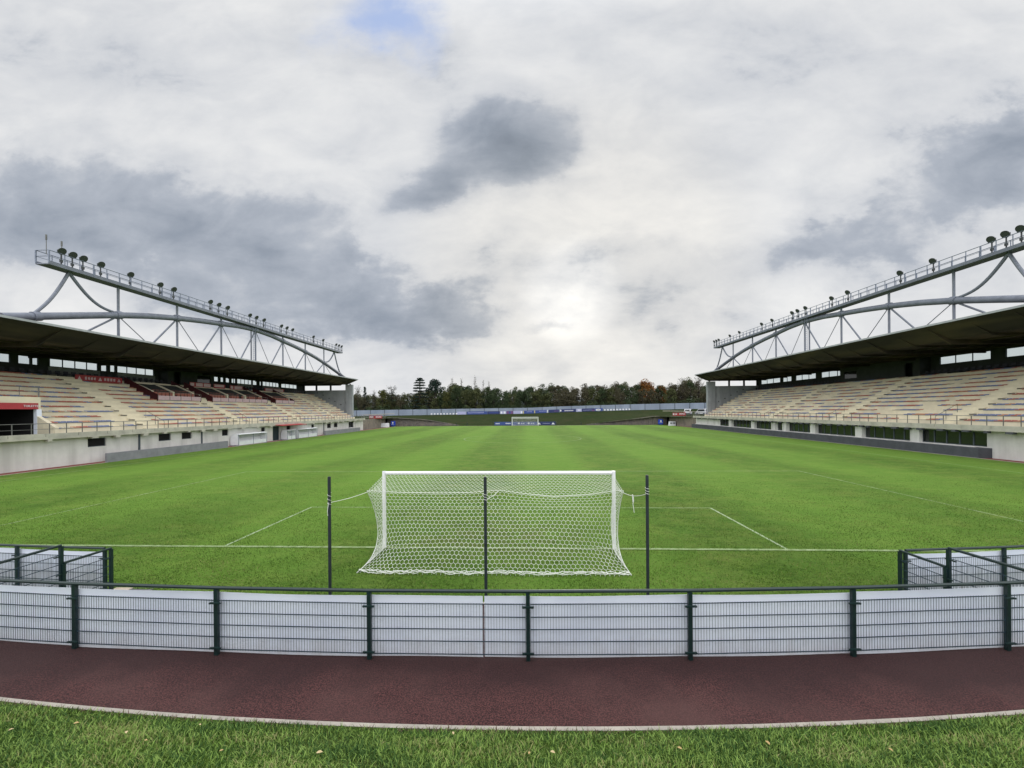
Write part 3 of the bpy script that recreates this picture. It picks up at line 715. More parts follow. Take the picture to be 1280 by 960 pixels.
def goal(name, label, y0, sgn, cell, rn, prof, sagged):
    root = thing(name, (0, y0, 0), label, 'goal')
    def W(x, y, z): return (x, y0 + sgn * y, z)
    for s in (-1, 1):
        mb = MB(); mb.tube([W(s * 3.72, 0, -.05), W(s * 3.72, 0, 2.5)], .06, 14); part('goal_post', mb, whitep, root, smooth=True)
    mb = MB(); mb.tube([W(-3.66, 0, 2.5 - .06), W(3.66, 0, 2.5 - .06)], .06, 14); part('crossbar', mb, whitep, root, smooth=True)
    f, T = prof_fn(prof)
    zt = prof[0][1]
    def sag(x):
        if not sagged: return 0
        return float(np.interp(x, [-3.6, -2.8, -1.6, -.7, .14, .9, 1.7, 2.7, 3.55], [0, -.06, -.085, -.07, 0, -.10, -.18, -.12, 0.02]))
    def back(s, t):
        t = t * T / 2.36 if sagged else t
        x = -3.6 + s; y, z = f(t); k = max(0, 1 - t / .9)
        bell = (1 - (x / 3.6) ** 2)
        e_ = abs(x / 3.6) ** 5
        if sagged:
            q_ = t / T; yl = -1.5 - .72 * q_ + .10 * math.sin(math.pi * q_); zl = 2.16 * (1 - q_) + .02
            y = y * e_ + yl * (1 - e_); z = (z * e_ + zl * (1 - e_)) if True else z
        y += .03 * math.sin(x * 3.1 + 2 * t) * min(1, t / T * 2)
        z += sag(x) * k ** 1.5
        xx = x * (1.015 + .02 * (t / T) ** 4)
        return W(xx, y, z)
    mb = MB(); TB = 2.36 if sagged else T
    hexnet(mb, back, 7.2, TB, cell, rn)
    yt = prof[0][0]
    def topf(s, t):
        x = -3.6 + s; k = t / abs(yt)
        z = 2.46 + (zt - 2.46) * k + sag(x) * k ** 2 - .05 * math.sin(math.pi * k)
        return W(x, -.05 + (yt + .05) * k, z)
    hexnet(mb, topf, 7.2, abs(yt), cell, rn)
    part('net', mb, netm, root, fix=False)
    for s in (-1, 1):
        mb = MB()
        def side(a, t):
            y, z = f(t); k = a / 1.3
            z2 = z if t > .01 else zt
            pz = np.interp(t, [0, T * .78, T], [2.44, .15, .02])
            return W(s * (3.68 + .06 * k * (t / T) ** 3 - .12 * math.sin(math.pi * k) * math.sin(math.pi * t / T)), -.03 + (y + .03) * k, pz + (z2 - pz) * k)
        hexnet(mb, side, 1.3, T, cell * .9, rn)
        # border cords
        mb.tube([side(1.3, T * k / 24) for k in range(25)], rn * 2.2, 6)
        part('net_side', mb, netm, root, fix=False)
    mb = MB()
    mb.tube([back(7.2 * k / 40, 0) for k in range(41)], rn * 1.5, 6)
    part('top_cord', mb, netm, root, fix=False)
    mb = MB()
    for q in range(3):
        mb.tube([Vector(back(7.2 * k / 90, TB - .02 - .03 * q)) + Vector((0, rnd.uniform(-.03, .03), .015 + rnd.uniform(0, .04))) for k in range(91)], rn * 2.0, 5)
    part('bottom_hem', mb, netm, root, fix=False)
    return root
goal('football_goal', 'large white football goal with hexagonal net in the foreground', 0, 1,   .122, .0050, PROF, True)
goal('football_goal', 'small distant white football goal at the far end of the pitch', PL, -1, .24, .012, [(-1.5, 2.0), (-1.6, 1.2), (-1.75, .5), (-2.0, .02)], False)
# sign correction of the far goal: its net lies beyond the goal line
PX = [(-3.695, 2.93, 2.32, 'left', (-3.6, -1.5, 2.15)), (0.0, 2.92, 2.40, 'middle', (.14, -1.5, 2.15)), (3.715, 2.96, 2.54, 'right', (3.56, -1.5, 2.18))]
for (x, h, zt, nm, tie) in PX:
    mb = MB(); mb.tube([(x, -3.7, -.05), (x, -3.7, h - .01)], .036, 12); mb.tube([(x, -3.7, h - .01), (x, -3.7, h)], .03, 12)
    t_ = thing('net_pole', (x, -3.7, 0), {'left': 'leftmost', 'middle': 'middle', 'right': 'rightmost'}[nm] + ' of the three dark poles standing behind the near goal', 'pole')
    part('pole', mb, blackpole, t_, smooth=True)
    pts = []
    for k in range(34):
        a = k * .62; pts.append((x + .042 * math.cos(a), -3.7 + .042 * math.sin(a), zt + .24 - .32 * k / 34 if nm == 'left' else zt + .16 - .2 * k / 34))
    mb = MB(); mb.tube(pts, .0045, 5)
    A = Vector((x, -3.74, zt)); B = Vector(tie)
    ps = [A + (B - A) * (k / 12) + Vector((0, 0, -.10 * math.sin(math.pi * k / 12) * (1 if nm == 'right' else .3))) for k in range(13)]
    mb.tube(ps, .0065, 6)
    if nm == 'right':
        q = A + (B - A) * .45 + Vector((0, 0, -.1)); mb.tube([q, q + Vector((.01, 0, -.12)), q + Vector((-.01, 0, -.2)), q + Vector((.02, 0, -.42))], .007, 5)
        mb.tube([q + Vector((-.02, 0, .03)), q + Vector((0, 0, -.16))], .016, 6)
    if nm == 'left': mb.tube([A, A + Vector((-.03, 0, -.2)), A + Vector((-.02, 0, -.3))], .007, 5)
    single('tie_rope', mb, netm, (x, -3.7, zt), 'white cord tying the goal net to the %s dark pole' % nm, 'rope', fix=False)

# ------------------------------------------------------------------ grandstands
def wall_grid(mb, S, u0, u1, y0, y1, z0, z1, ops, mi=0):
    ycut = sorted({y0, y1} | {v for o in ops for v in o[:2] if y0 < v < y1})
    for a, b in zip(ycut, ycut[1:]):
        m = (a + b) / 2
        oz = sorted([(o[2], o[3]) for o in ops if o[0] < m < o[1]])
        z = z0
        for (p, q) in oz:
            if p > z + .01: mb.box(u0, u1, a, b, z, p, mi, S)
            z = q
        if z < z1 - .01: mb.box(u0, u1, a, b, z, z1, mi, S)
ROWU = [1.0 + .87 * k for k in range(12)]; ROWZ = [3.2 + .48 * k for k in range(12)]
def seat_mesh(name, m):
    mb = MB()
    # a small moulded shell: pan, rolled front lip, raised back
    pr = [(-.03, -.05), (-.05, .0), (-.03, .045), (.06, .035), (.24, .025), (.31, .06), (.345, .20), (.37, .20), (.35, .03), (.27, -.02), (.05, -.01)]
    return pr
SEATP = [(-.04, -.06), (-.055, -.01), (-.035, .025), (.06, .02), (.24, .018), (.31, .035), (.345, .10), (.37, .10), (.345, .0), (.26, -.03), (.04, -.02)]
SEATC = {'red': redseat, 'blue': blueseat, 'orange': orangeseat, 'cream': creamseat}
def add_seat(mb, S, u, y, z, w=.43, mi=0):
    n = len(SEATP)
    mb.prism(SEATP, lambda a, b: S(u + a, y - w / 2, z + b), lambda a, b: S(u + a, y + w / 2, z + b), mi)

def grandstand(side, P):
    sg = -1 if side == 'L' else 1
    xw = P['xw']; y0, y1 = P['y0'], P['y1']; yc = P['yc']; s = P['s']; ut = P['ut']; uf = P['uf']; zf = P['zf']; zb = P['zb']; zc = P['zc']
    def S(u, y, z): return (xw + sg * u, y, z)
    root = thing('grandstand', S(0, yc, 0), P['label'], 'grandstand')
    # --- front wall
    mb = MB(); wall_grid(mb, S, 0, .3, y0, y1 + 2.2, 0, 2.36, P['openings'])
    part('front_wall', mb, roughcast, root)
    for (a, b, za, zb_) in P['openings']:
        mb = MB(); t = .06
        mb.box(.12, .2, a, a + t, za, zb_, 0, S); mb.box(.12, .2, b - t, b, za, zb_, 0, S)
        mb.box(.12, .2, a + t, b - t, za, za + t, 0, S); mb.box(.12, .2, a + t, b - t, zb_ - t, zb_, 0, S)
        nm = max(0, int(round((b - a) / 1.15)) - 1)
        for k in range(nm):
            yy = a + (b - a) * (k + 1) / (nm + 1); mb.box(.10, .19, yy - .05, yy + .05, za + t, zb_ - t, 0, S)
        isdoor = za < .05
        fr = part('door' if isdoor else 'window', mb, teal if isdoor else farpost, root)
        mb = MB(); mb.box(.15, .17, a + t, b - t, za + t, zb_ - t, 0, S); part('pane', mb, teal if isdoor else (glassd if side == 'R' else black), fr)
    for yy in P['pipes']:
        mb = MB(); mb.box(-.07, -.005, yy - .09, yy + .09, .05, 2.3, 0, S); part('downpipe', mb, farpost, root)
    if side == 'R':
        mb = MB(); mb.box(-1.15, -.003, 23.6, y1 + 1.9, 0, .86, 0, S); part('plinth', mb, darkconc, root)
        mb = MB(); mb.box(-.42, -.003, 24.6, y1 + 1.9, .863, .93, 0, S); part('ledge', mb, roughcast, root)
        for yy in P['pillars']:
            mb = MB(); mb.box(-.33, -.004, yy - .5, yy + .5, .933, 2.36, 0, S); part('pillar', mb, roughcast, root)
    # --- deck and terrace
    mb = MB()
    mb.box(P['ud'], .9, y0, y1 + 2.2, 2.37, 2.58, 0, S)
    k = 0; yy = y0
    while yy < y1 + 2.1:
        Lp = 2.38; mb.box(P['ud'], P['ud'] + .14, yy + .02, min(yy + Lp, y1 + 2.2), 2.585, 2.84, 0, S); yy += 2.4
    part('deck', mb, decksm, root)
    yy = y0 + .4
    r2_ = random.Random(5 if side == 'L' else 9)
    while yy < y1 + 1.5:
        wq = r2_.uniform(.25, .6); mb = MB(); mb.box(P['ud'] - .05, P['ud'] + .3, yy, yy + wq, 2.16 + r2_.uniform(0, .08), 2.366, 0, S)
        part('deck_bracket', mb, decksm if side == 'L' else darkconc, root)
        yy += wq + r2_.uniform(.5, 1.6) if side == 'R' else wq + r2_.uniform(1.4, 3.2)
    vip = P['vip']; vom = P['vom']
    cuts = sorted({y0, y1} | {v for a in vip for v in a[:2]} | {v for a in vom for v in a})
    mb = MB()
    for a, b in zip(cuts, cuts[1:]):
        m_ = (a + b) / 2
        isv = any(p[0] < m_ < p[1] for p in vip); isvom = any(p[0] < m_ < p[1] for p in vom)
        pts = [(.9, 2.58)]
        if isvom:
            pts = [(2.75, 5.85), (ROWU[6], 5.85)]; rows = range(6, 12)
        else: rows = range(12)
        for k in rows:
            if isv and k >= 7:
                pts += [(10.6, ROWZ[6])]; break
            if pts[-1] != (ROWU[k], pts[-1][1]): pts.append((ROWU[k], pts[-1][1]))
            pts.append((ROWU[k], ROWZ[k]))
        pts += [(10.6, ROWZ[11]), (13.4, ROWZ[11])] if isv else [(13.4, ROWZ[11])]
        for p, q in zip(pts, pts[1:]):
            if abs(p[0] - q[0]) + abs(p[1] - q[1]) < 1e-4: continue
            mb.quad([S(p[0], a, p[1]), S(p[0], b, p[1]), S(q[0], b, q[1]), S(q[0], a, q[1])])
    part('terrace', mb, cream, root, fix=False)
    # stair flights between the seat blocks
    for (a, b) in P['aisles']:
        mb = MB()
        for k in range(12):
            if any(v[0] < (a + b) / 2 < v[1] for v in vip) and k >= 7: break
            zt = ROWZ[k - 1] if k else 2.58
            mb.box(ROWU[k] - .44, ROWU[k] - .002, a, b, zt + .002, zt + (.245 if k else .32), 0, S)
        part('stair_flight', mb, tread, root)
        # short central handrail at the foot of the flight
        m_ = (a + b) / 2; mb = MB()
        mb.tube([S(.3, m_ + .7, 2.58), S(.3, m_ + .7, 3.55), S(2.4, m_ + .7, 4.75), S(2.4, m_ + .7, 3.7)], .022, 6)
        mb.tube([S(1.3, m_ + .7, 3.2), S(1.3, m_ + .7, 4.1)], .02, 6)
        part('stair_handrail', mb, railm, root)
    # --- seats
    seats = []
    rs = random.Random(11 if side == 'L' else 12)
    ai = sorted(P['aisles'] + vom)
    for k in range(12):
        yy = y0 + .4; run = 0; c = 'red'
        while yy < y1 - .6:
            hit = [q for q in ai if q[0] - .28 < yy < q[1] + .28 and not (q in vom and k >= 6)]
            if hit: yy = max(q[1] for q in hit) + .29; run = 0; continue
            if any(v[0] - .3 < yy < v[1] + .3 for v in vip) and k >= 7: yy += .5; continue
            if run <= 0:
                far_ = max(0, (yy - 40) / 45)
                q = rs.random()
                if q < .035 + .05 * far_ + (.05 if side == 'R' and 45 < yy < 70 else 0): c = 'gap'; run = rs.randint(2, 5)
                elif q < .10 + .22 * far_: c = 'cream'; run = rs.randint(1, 2)
                elif q < .60: c = rs.choice(['red', 'red', 'orange']); run = rs.choice([1, 1, 1, 2])
                else: c = 'blue'; run = rs.choice([1, 1, 2])
            if c != 'gap': seats.append((k, yy, c))
            run -= 1; yy += .49
    def dist(q):
        p = S(ROWU[q[0]], q[1], ROWZ[q[0]]); dx = p[0] - CAM.x; dy = p[1] - CAM.y
        px = 661 + F * dx / dy
        return math.hypot(dx, dy) + (1000 if not (4 < px < 1276) else 0)
    seats.sort(key=dist)
    first = {}
    for (k, yy, c) in seats[:100]:
        loc = Vector(S(ROWU[k], yy, ROWZ[k] + .012))
        if c not in first:
            mb = MB(); add_seat(mb, S, ROWU[k], yy, ROWZ[k] + .012)
            me = mb.mesh('seat', SEATC[c], loc); o = bpy.data.objects.new('seat', me); first[c] = o
        else: o = first[c].copy()
        COL.objects.link(o); o.parent = root; o.location = loc - root.location
    mb = MB(); keys = list(SEATC)
    for (k, yy, c) in seats[100:]: add_seat(mb, S, ROWU[k], yy, ROWZ[k] + .012, mi=keys.index(c))
    for (a, b) in ai:
        for k in range(12):
            if (a, b) in vom or any(v[0] - .4 < q < v[1] + .4 for v in vip for q in (a, b)) and k >= 7: continue
            mb.box(ROWU[k] - .05, ROWU[k] + .5, a - .16, a - .004, ROWZ[k] + .003, ROWZ[k] + .13, 4, S)
    o = part('seat_rows', mb, [SEATC[q] for q in keys] + [rowend], root, fix=False); o['kind'] = 'stuff'
    # --- deck railing
    mb = MB(); yy = y0 + .3; ur = P['ud'] + .2
    while yy < y1 + 2.2:
        mb.beam(S(ur, yy, 2.58), S(ur, yy, 3.66), .045, .045); yy += 1.22
    for z in (3.66, 3.2): mb.tube([S(ur, y0 + .3, z), S(ur, y1 + 2.2, z)], .026 if z > 3.5 else .016, 6)
    part('deck_railing', mb, railm, root)
    # --- far end wall with its column and openings, and the back wall
    mb = MB()
    mb.box(3.0, 13.4, y1, y1 + .3, 0, P['zend'], 0, S)
    part('end_wall', mb, greyconc, root)
    mb = MB(); mb.box(P['uc'][0], P['uc'][1], y1 - .25, y1 + .5, 0, zb - .02 if side == 'L' else zb - .3, 0, S); part('column', mb, greyconc, root)
    mb = MB(); mb.box(P['uc'][0] + .5, P['uc'][0] + .75, y1, y1 + .25, zb - .32, zb + .2, 0, S); part('end_wall_post', mb, darkwall, root)
    for uu in (6.8, 10.2, 13.2): mb = MB(); mb.box(uu - .17, uu + .17, y1 + .02, y1 + .28, P['zend'], zb + .05, 0, S); part('end_wall_post', mb, darkwall, root)
    for (uu, zz) in ((4.2, 6.0), (5.6, 6.75), (7.0, 7.5), (8.4, 8.25), (9.8, 8.8)): mb = MB(); mb.box(uu, uu + .2, y1 - .12, y1 - .003, zz, zz + .16, 0, S); part('wall_lamp', mb, black, root)
    mb = MB(); wall_grid(mb, S, 13.4, 13.65, y0, y1 + .3, 0, zb + .3, [(a, b, za, zb_) for (a, b, za, zb_, n_) in P['back']])
    part('back_wall', mb, darkwall, root)
    for (a, b, za, zb_, n_) in P['back']:
        mb = MB(); t = .05
        for k in range(n_ + 1):
            yy = a + (b - a - t) * k / n_; mb.box(13.44, 13.54, yy, yy + t, za, zb_, 0, S)
        mb.box(13.45, 13.53, a + t, b - t, za, za + t, 0, S); mb.box(13.45, 13.53, a + t, b - t, zb_ - t, zb_, 0, S)
        fr = part('rear_window', mb, farpost, root)
        mb = MB(); mb.box(13.48, 13.49, a + t, b - t, za + t, zb_ - t, 0, S); part('pane', mb, clearg, fr)
    for (a, b) in P['dado']:
        mb = MB(); mb.box(13.30, 13.397, a, b, 8.5, P['back'][0][2] - .03, 0, S); part('rear_panel', mb, dado, root)
    # standing clutter along the top walkway: dark tip-up seats and a rail
    yy = y0 + 1; ts_ = None
    while yy < y1 - 1:
        if not any(v[0] - .2 < yy < v[1] + .2 for v in P['core']):
            loc = Vector(S(12.4, yy + .2, 8.5))
            if ts_ is None:
                mb = MB(); mb.box(12.5, 12.58, yy, yy + .42, 8.78, 9.2, 0, S); mb.box(12.2, 12.5, yy, yy + .42, 8.86, 8.93, 0, S); mb.box(12.46, 12.54, yy + .18, yy + .24, 8.485, 8.86, 0, S)
                ts_ = o = bpy.data.objects.new('walkway_seat', mb.mesh('walkway_seat', greyseat, loc))
            else: o = ts_.copy()
            COL.objects.link(o); o.parent = root; o.location = loc - root.location
        yy += .8
    # --- core rooms at the back
    for (a, b) in P['core']:
        mb = MB(); wall_grid(mb, S, 12.0, 12.2, a, b, 8.48, zb + .2, [(a + 1.0, a + 2.2, 8.5, 10.5), (b - 3.4, b - .8, 9.2, 10.3)])
        mb.box(12.2, 13.38, a, a + .2, 8.48, zb + .2, 0, S); mb.box(12.2, 13.38, b - .2, b, 8.48, zb + .2, 0, S)
        o = part('commentary_room', mb, darkwall, root)
        mb = MB(); mb.box(12.08, 12.1, b - 3.4, b - .8, 9.2, 10.3, 0, S); part('pane', mb, glassd, o)
    # --- entrance tunnel with its sign
    for (a, b) in vom:
        mb = MB(); mb.box(2.58, 2.8, a - .3, b + .35, 4.86, 5.9, 0, S); o = part('entrance_tunnel', mb, cream, root)
        for (p, q) in ((a - .3, a), (b, b + .35)):
            mb = MB(); mb.box(2.5, 2.8, p, q, 2.585, 4.857, 0, S); part('jamb', mb, boardm, o)
            mb = MB(); mb.prism([(.92, 2.585), (.92, 3.3), (2.495, 4.25), (2.495, 2.585)], lambda u, z: S(u, p + .02, z), lambda u, z: S(u, q - .02, z)); part('cheek_wall', mb, cream, o)
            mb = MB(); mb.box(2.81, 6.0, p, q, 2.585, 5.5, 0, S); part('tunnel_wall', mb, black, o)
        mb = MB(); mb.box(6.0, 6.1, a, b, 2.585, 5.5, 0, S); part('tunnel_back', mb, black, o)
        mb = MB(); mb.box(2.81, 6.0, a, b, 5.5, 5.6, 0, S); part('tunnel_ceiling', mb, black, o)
        mb = MB(); mb.tube([S(2.7, a, 6.75), S(2.7, b + .3, 6.75)], .025, 6); mb.tube([S(2.7, a, 6.35), S(2.7, b + .3, 6.35)], .016, 6)
        for k in range(6): yy = a + (b + .3 - a) * k / 5; mb.tube([S(2.7, yy, 5.9), S(2.7, yy, 6.75)], .02 if k < 5 else .05, 6)
        part('tunnel_railing', mb, railm, o)
    # --- sunken boxes with red seats
    for (a, b, pil) in vip:
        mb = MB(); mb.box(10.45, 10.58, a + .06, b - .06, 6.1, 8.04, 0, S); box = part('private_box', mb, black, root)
        for yy in (a, b):
            e = .05; mb = MB()
            mb.prism([(6.15, 5.95), (6.15, 6.75), (10.4, 8.95), (10.4, 6.0)], lambda p, q: S(p, yy - e, q), lambda p, q: S(p, yy + e, q)); part('side_wall', mb, maroon, box)
        mb = MB(); mb.box(6.1, 6.2, a + .06, b - .06, 6.09, 6.62, 0, S); part('front_panel', mb, pinkp, box)
        mb = MB(); mb.tube([S(6.1, a, 7.0), S(6.1, b, 7.0)], .025, 6)
        n_ = int((b - a) / 1.5)
        for k in range(n_ + 1): yy = a + (b - a) * k / n_; mb.tube([S(6.08, yy, 6.1), S(6.08, yy, 7.0)], .02, 6)
        part('front_railing', mb, railm, box)
        mb = MB(); mb.box(9.5, 10.62, a + .07, b - .07, 8.06, 8.24, 0, S); part('cornice', mb, tread, box)
        mb = MB(); mb.prism([(7.3, 7.15), (7.3, 7.22), (9.48, 8.18), (9.48, 8.11)], lambda p, q: S(p, a + .3, q), lambda p, q: S(p, b - .3, q)); part('canopy', mb, darkwall, box)
        for yy in pil + [a + .25, b - .25]:
            mb = MB(); mb.prism([(7.0, 6.1), (7.0, 7.2), (7.25, 7.3), (9.45, 8.3), (9.45, 8.05), (7.3, 7.05), (7.3, 6.1)], lambda p, q: S(p, yy - .16, q), lambda p, q: S(p, yy + .16, q)); part('box_pillar', mb, tread, box)
        bs_ = None
        for rr in range(2):
            yy = a + .4
            while yy < b - .4:
                if not any(abs(yy - p) < .5 for p in pil) and rs.random() < .96:
                    u0 = 6.45 + .8 * rr; z0 = 6.12 + .3 * rr; loc = Vector(S(u0, yy, z0))
                    if bs_ is None:
                        mb = MB(); mb.box(u0, u0 + .4, yy - .2, yy + .2, z0 + .36, z0 + .43, 0, S); mb.box(u0 + .34, u0 + .42, yy - .2, yy + .2, z0 + .432, z0 + .98, 0, S); mb.box(u0 + .15, u0 + .25, yy - .05, yy + .05, z0, z0 + .358, 0, S)
                        bs_ = o = bpy.data.objects.new('box_seat', mb.mesh('box_seat', redseat, loc))
                    else: o = bs_.copy()
                    COL.objects.link(o); o.parent = box; o.location = loc - root_loc(box)
                yy += .56
    # --- roof
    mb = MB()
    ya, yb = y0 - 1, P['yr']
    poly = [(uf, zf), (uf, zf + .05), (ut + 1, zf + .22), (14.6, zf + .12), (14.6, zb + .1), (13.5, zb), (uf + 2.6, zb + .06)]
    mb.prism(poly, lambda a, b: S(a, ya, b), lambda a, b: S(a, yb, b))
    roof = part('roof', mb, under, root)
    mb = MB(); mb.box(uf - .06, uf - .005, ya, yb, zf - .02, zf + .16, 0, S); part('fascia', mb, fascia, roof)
    nb = int((yb - ya) / (s / 2))
    for k in range(nb + 1):
        yy = yc + (k - nb // 2) * s / 2
        if not ya + .3 < yy < yb - .3: continue
        big = (k - nb // 2) % 2 == 0
        h = .38 if big else .16; mb = MB()
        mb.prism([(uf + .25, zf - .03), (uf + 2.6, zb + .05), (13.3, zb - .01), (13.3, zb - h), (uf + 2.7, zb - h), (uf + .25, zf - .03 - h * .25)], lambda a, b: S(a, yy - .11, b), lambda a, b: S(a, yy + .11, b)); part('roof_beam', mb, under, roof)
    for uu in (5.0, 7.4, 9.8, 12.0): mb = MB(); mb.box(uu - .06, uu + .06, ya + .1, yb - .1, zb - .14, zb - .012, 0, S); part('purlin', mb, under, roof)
    for yy in [yc + k * s for k in range(-5, 5)]:
        if y0 < yy < y1 and not any(q[0] - .3 < yy < q[1] + .3 for q in P['back']):
            mb = MB(); mb.box(13.0, 13.38, yy - .22, yy + .22, 8.5, zb - .02, 0, S); part('rear_column', mb, darkwall, root)
    # --- arched lighting truss over the roof
    tz = [(0, zc - .35), (1, zc - .85), (2, zc - 1.65), (3, zc - 2.95), (4, zc - 4.75)]
    def az(o_):
        o_ = abs(o_) / s
        return float(np.interp(o_, [0, .5, 1, 1.5, 2, 2.5, 3, 3.5, 4, 4.35], [zc - .32, zc - .46, zc - .85, zc - 1.22, zc - 1.68, zc - 2.25, zc - 2.98, zc - 3.85, zc - 4.75, zc - 5.35]))
    pts = []
    N_ = 48
    for k in range(N_ + 1):
        o_ = (-4.33 + 8.66 * k / N_) * s; pts.append(S(ut, yc + o_, az(o_)))
    mb = MB(); mb.tube(pts, .33, 14)
    truss = part('arched_truss', mb, steel, root, smooth=True)
    for k in range(-4, 5):
        o_ = k * s; zz = az(o_); e = .28; dz = (az(o_ + e) - az(o_ - e))
        mb = MB(); mb.tube([S(ut, yc + o_ - e, zz - dz / 2), S(ut, yc + o_ + e, zz + dz / 2)], .41, 14)
        part('tube_collar', mb, steel, truss, smooth=True)
        if abs(k) < 4:
            mb = MB(); mb.tube([S(ut, yc + o_, zf + .1), S(ut, yc + o_, zc - .02)], .12, 8)
            part('vertical_strut', mb, steel, truss, smooth=True)
            if k == 0:
                mb = MB(); mb.tube([S(ut, yc - 1.0, zf + .1), S(ut, yc - 1.0, zc)], .1, 8); part('vertical_strut', mb, steel, truss, smooth=True)
            for sd, r in ((-1, .095), (1, .045)):
                mb = MB(); mb.tube([S(ut, yc + o_, zz - .1), S(ut, yc + o_ + sd * s / 2, zf + .2)], r, 8); part('diagonal_strut', mb, steel, truss, smooth=True)
    mb = MB()
    for k in range(18): mb.tube([S(ut - .5, yc - 1.25, zf + .4 + k * .32), S(ut - .5, yc - .75, zf + .4 + k * .32)], .02, 5)
    for q in (-1.25, -.75): mb.tube([S(ut - .5, yc + q, zf + .1), S(ut - .5, yc + q, zc + 1)], .03, 5)
    part('ladder', mb, steel2, truss)
    for sd in (-1, 1):
        ap = 3.64 * s * sd
        for tk, bulge in ((3, -.75), (4, .0 if sd > 0 else .5)):
            b0 = 3.04 * s * sd if tk == 3 else 4.02 * s * sd
            A = Vector(S(ut, yc + ap, zc - .05)); B = Vector(S(ut, yc + b0, az(b0) + .25))
            ps = [A + (B - A) * (j / 12) + Vector((0, -sd * .0, -.75 * math.sin(math.pi * j / 12) * (1 if tk == 3 else .6))) for j in range(13)]
            mb = MB(); mb.tube(ps, .14, 8); part('curved_strut', mb, steel, truss, smooth=True)
    # walkway on top
    ye0, ye1 = yc - 3.93 * s, yc + 4.02 * s
    mb = MB(); mb.box(ut - .65, ut + .65, ye0, ye1, zc, zc + .1, 0, S)
    for q in (-.65, .6): mb.box(ut + q, ut + q + .05, ye0, ye1, zc + .103, zc + .30, 0, S)
    part('walkway', mb, steel, truss)
    mb = MB(); n_ = 46
    for k in range(n_ + 1):
        yy = ye0 + (ye1 - ye0) * k / n_
        for q in (-.62, .62): mb.beam(S(ut + q, yy, zc + .1), S(ut + q, yy, zc + 1.25), .05 if k % 3 else .09, .05 if k % 3 else .09)
    for q in (-.62, .62):
        mb.tube([S(ut + q, ye0, zc + 1.25), S(ut + q, ye1, zc + 1.25)], .035, 6); mb.tube([S(ut + q, ye0, zc + .72), S(ut + q, ye1, zc + .72)], .02, 6)
    for yy in (ye0, ye1):
        for z in (.72, 1.25): mb.tube([S(ut - .62, yy, zc + z), S(ut + .62, yy, zc + z)], .03, 6)
    part('walkway_railing', mb, steel2, truss)
    if side == 'L':
        for dy, h in ((.3, 1.5), (1.5, 1.4)):
            mb = MB(); mb.tube([S(ut, ye0 + dy, zc + 1), S(ut, ye0 + dy, zc + 1.2 + h)], .03, 6); mb.tube([S(ut, ye0 + dy, zc + .8 + h), S(ut, ye0 + dy, zc + 1.25 + h)], .07, 6)
            part('aerial', mb, railm, truss)
    fl = None
    for yy in P['lamps']:
        loc = Vector(S(ut - .55, yy, zc + 1.15))
        if fl is None:
            # post, bracket and tilted dish looking down at the pitch
            mb = MB(); mb.tube([S(ut - .55, yy, zc + .3), S(ut - .55, yy, zc + 1.3)], .055, 6)
            mb.box(ut - .63, ut - .47, yy - .09, yy + .09, zc + .5, zc + .75, 0, S)
            mb.tube([S(ut - .55, yy - .3, zc + 1.55), S(ut - .55, yy - .3, zc + 1.3), S(ut - .55, yy + .3, zc + 1.3), S(ut - .55, yy + .3, zc + 1.55)], .03, 6)
            A = Vector(S(ut - .5, yy, zc + 1.60)); dr = Vector((-sg * .60, -.12, -.36)).normalized()
            e1 = Vector((0, 1, 0)); e2 = dr.cross(e1)
            prof = [(.07, -.08), (.10, -.02), (.19, .02), (.28, .10), (.33, .19), (.345, .24), (.31, .24)]
            rings = []
            for (r, h) in prof:
                i = len(mb.v)
                for j in range(14):
                    t = 2 * math.pi * j / 14; mb.v.append(tuple(A + dr * h + (e1 * math.cos(t) + e2 * math.sin(t)) * r))
                rings.append(i)
            for p, q in zip(rings, rings[1:]):
                for j in range(14):
                    j2 = (j + 1) % 14; mb.f.append((p + j, p + j2, q + j2, q + j)); mb.m.append(0)
            mb.f.append(tuple(rings[0] + j for j in range(14))); mb.m.append(0)
            mb.f.append(tuple(rings[-1] + j for j in range(14))); mb.m.append(1)
            me = mb.mesh('floodlight', [lampm, lampglass], loc); fl = bpy.data.objects.new('floodlight', me); o = fl
        else: o = fl.copy()
        COL.objects.link(o); o.parent = truss; o.location = loc - root_loc(truss)
    return root, S

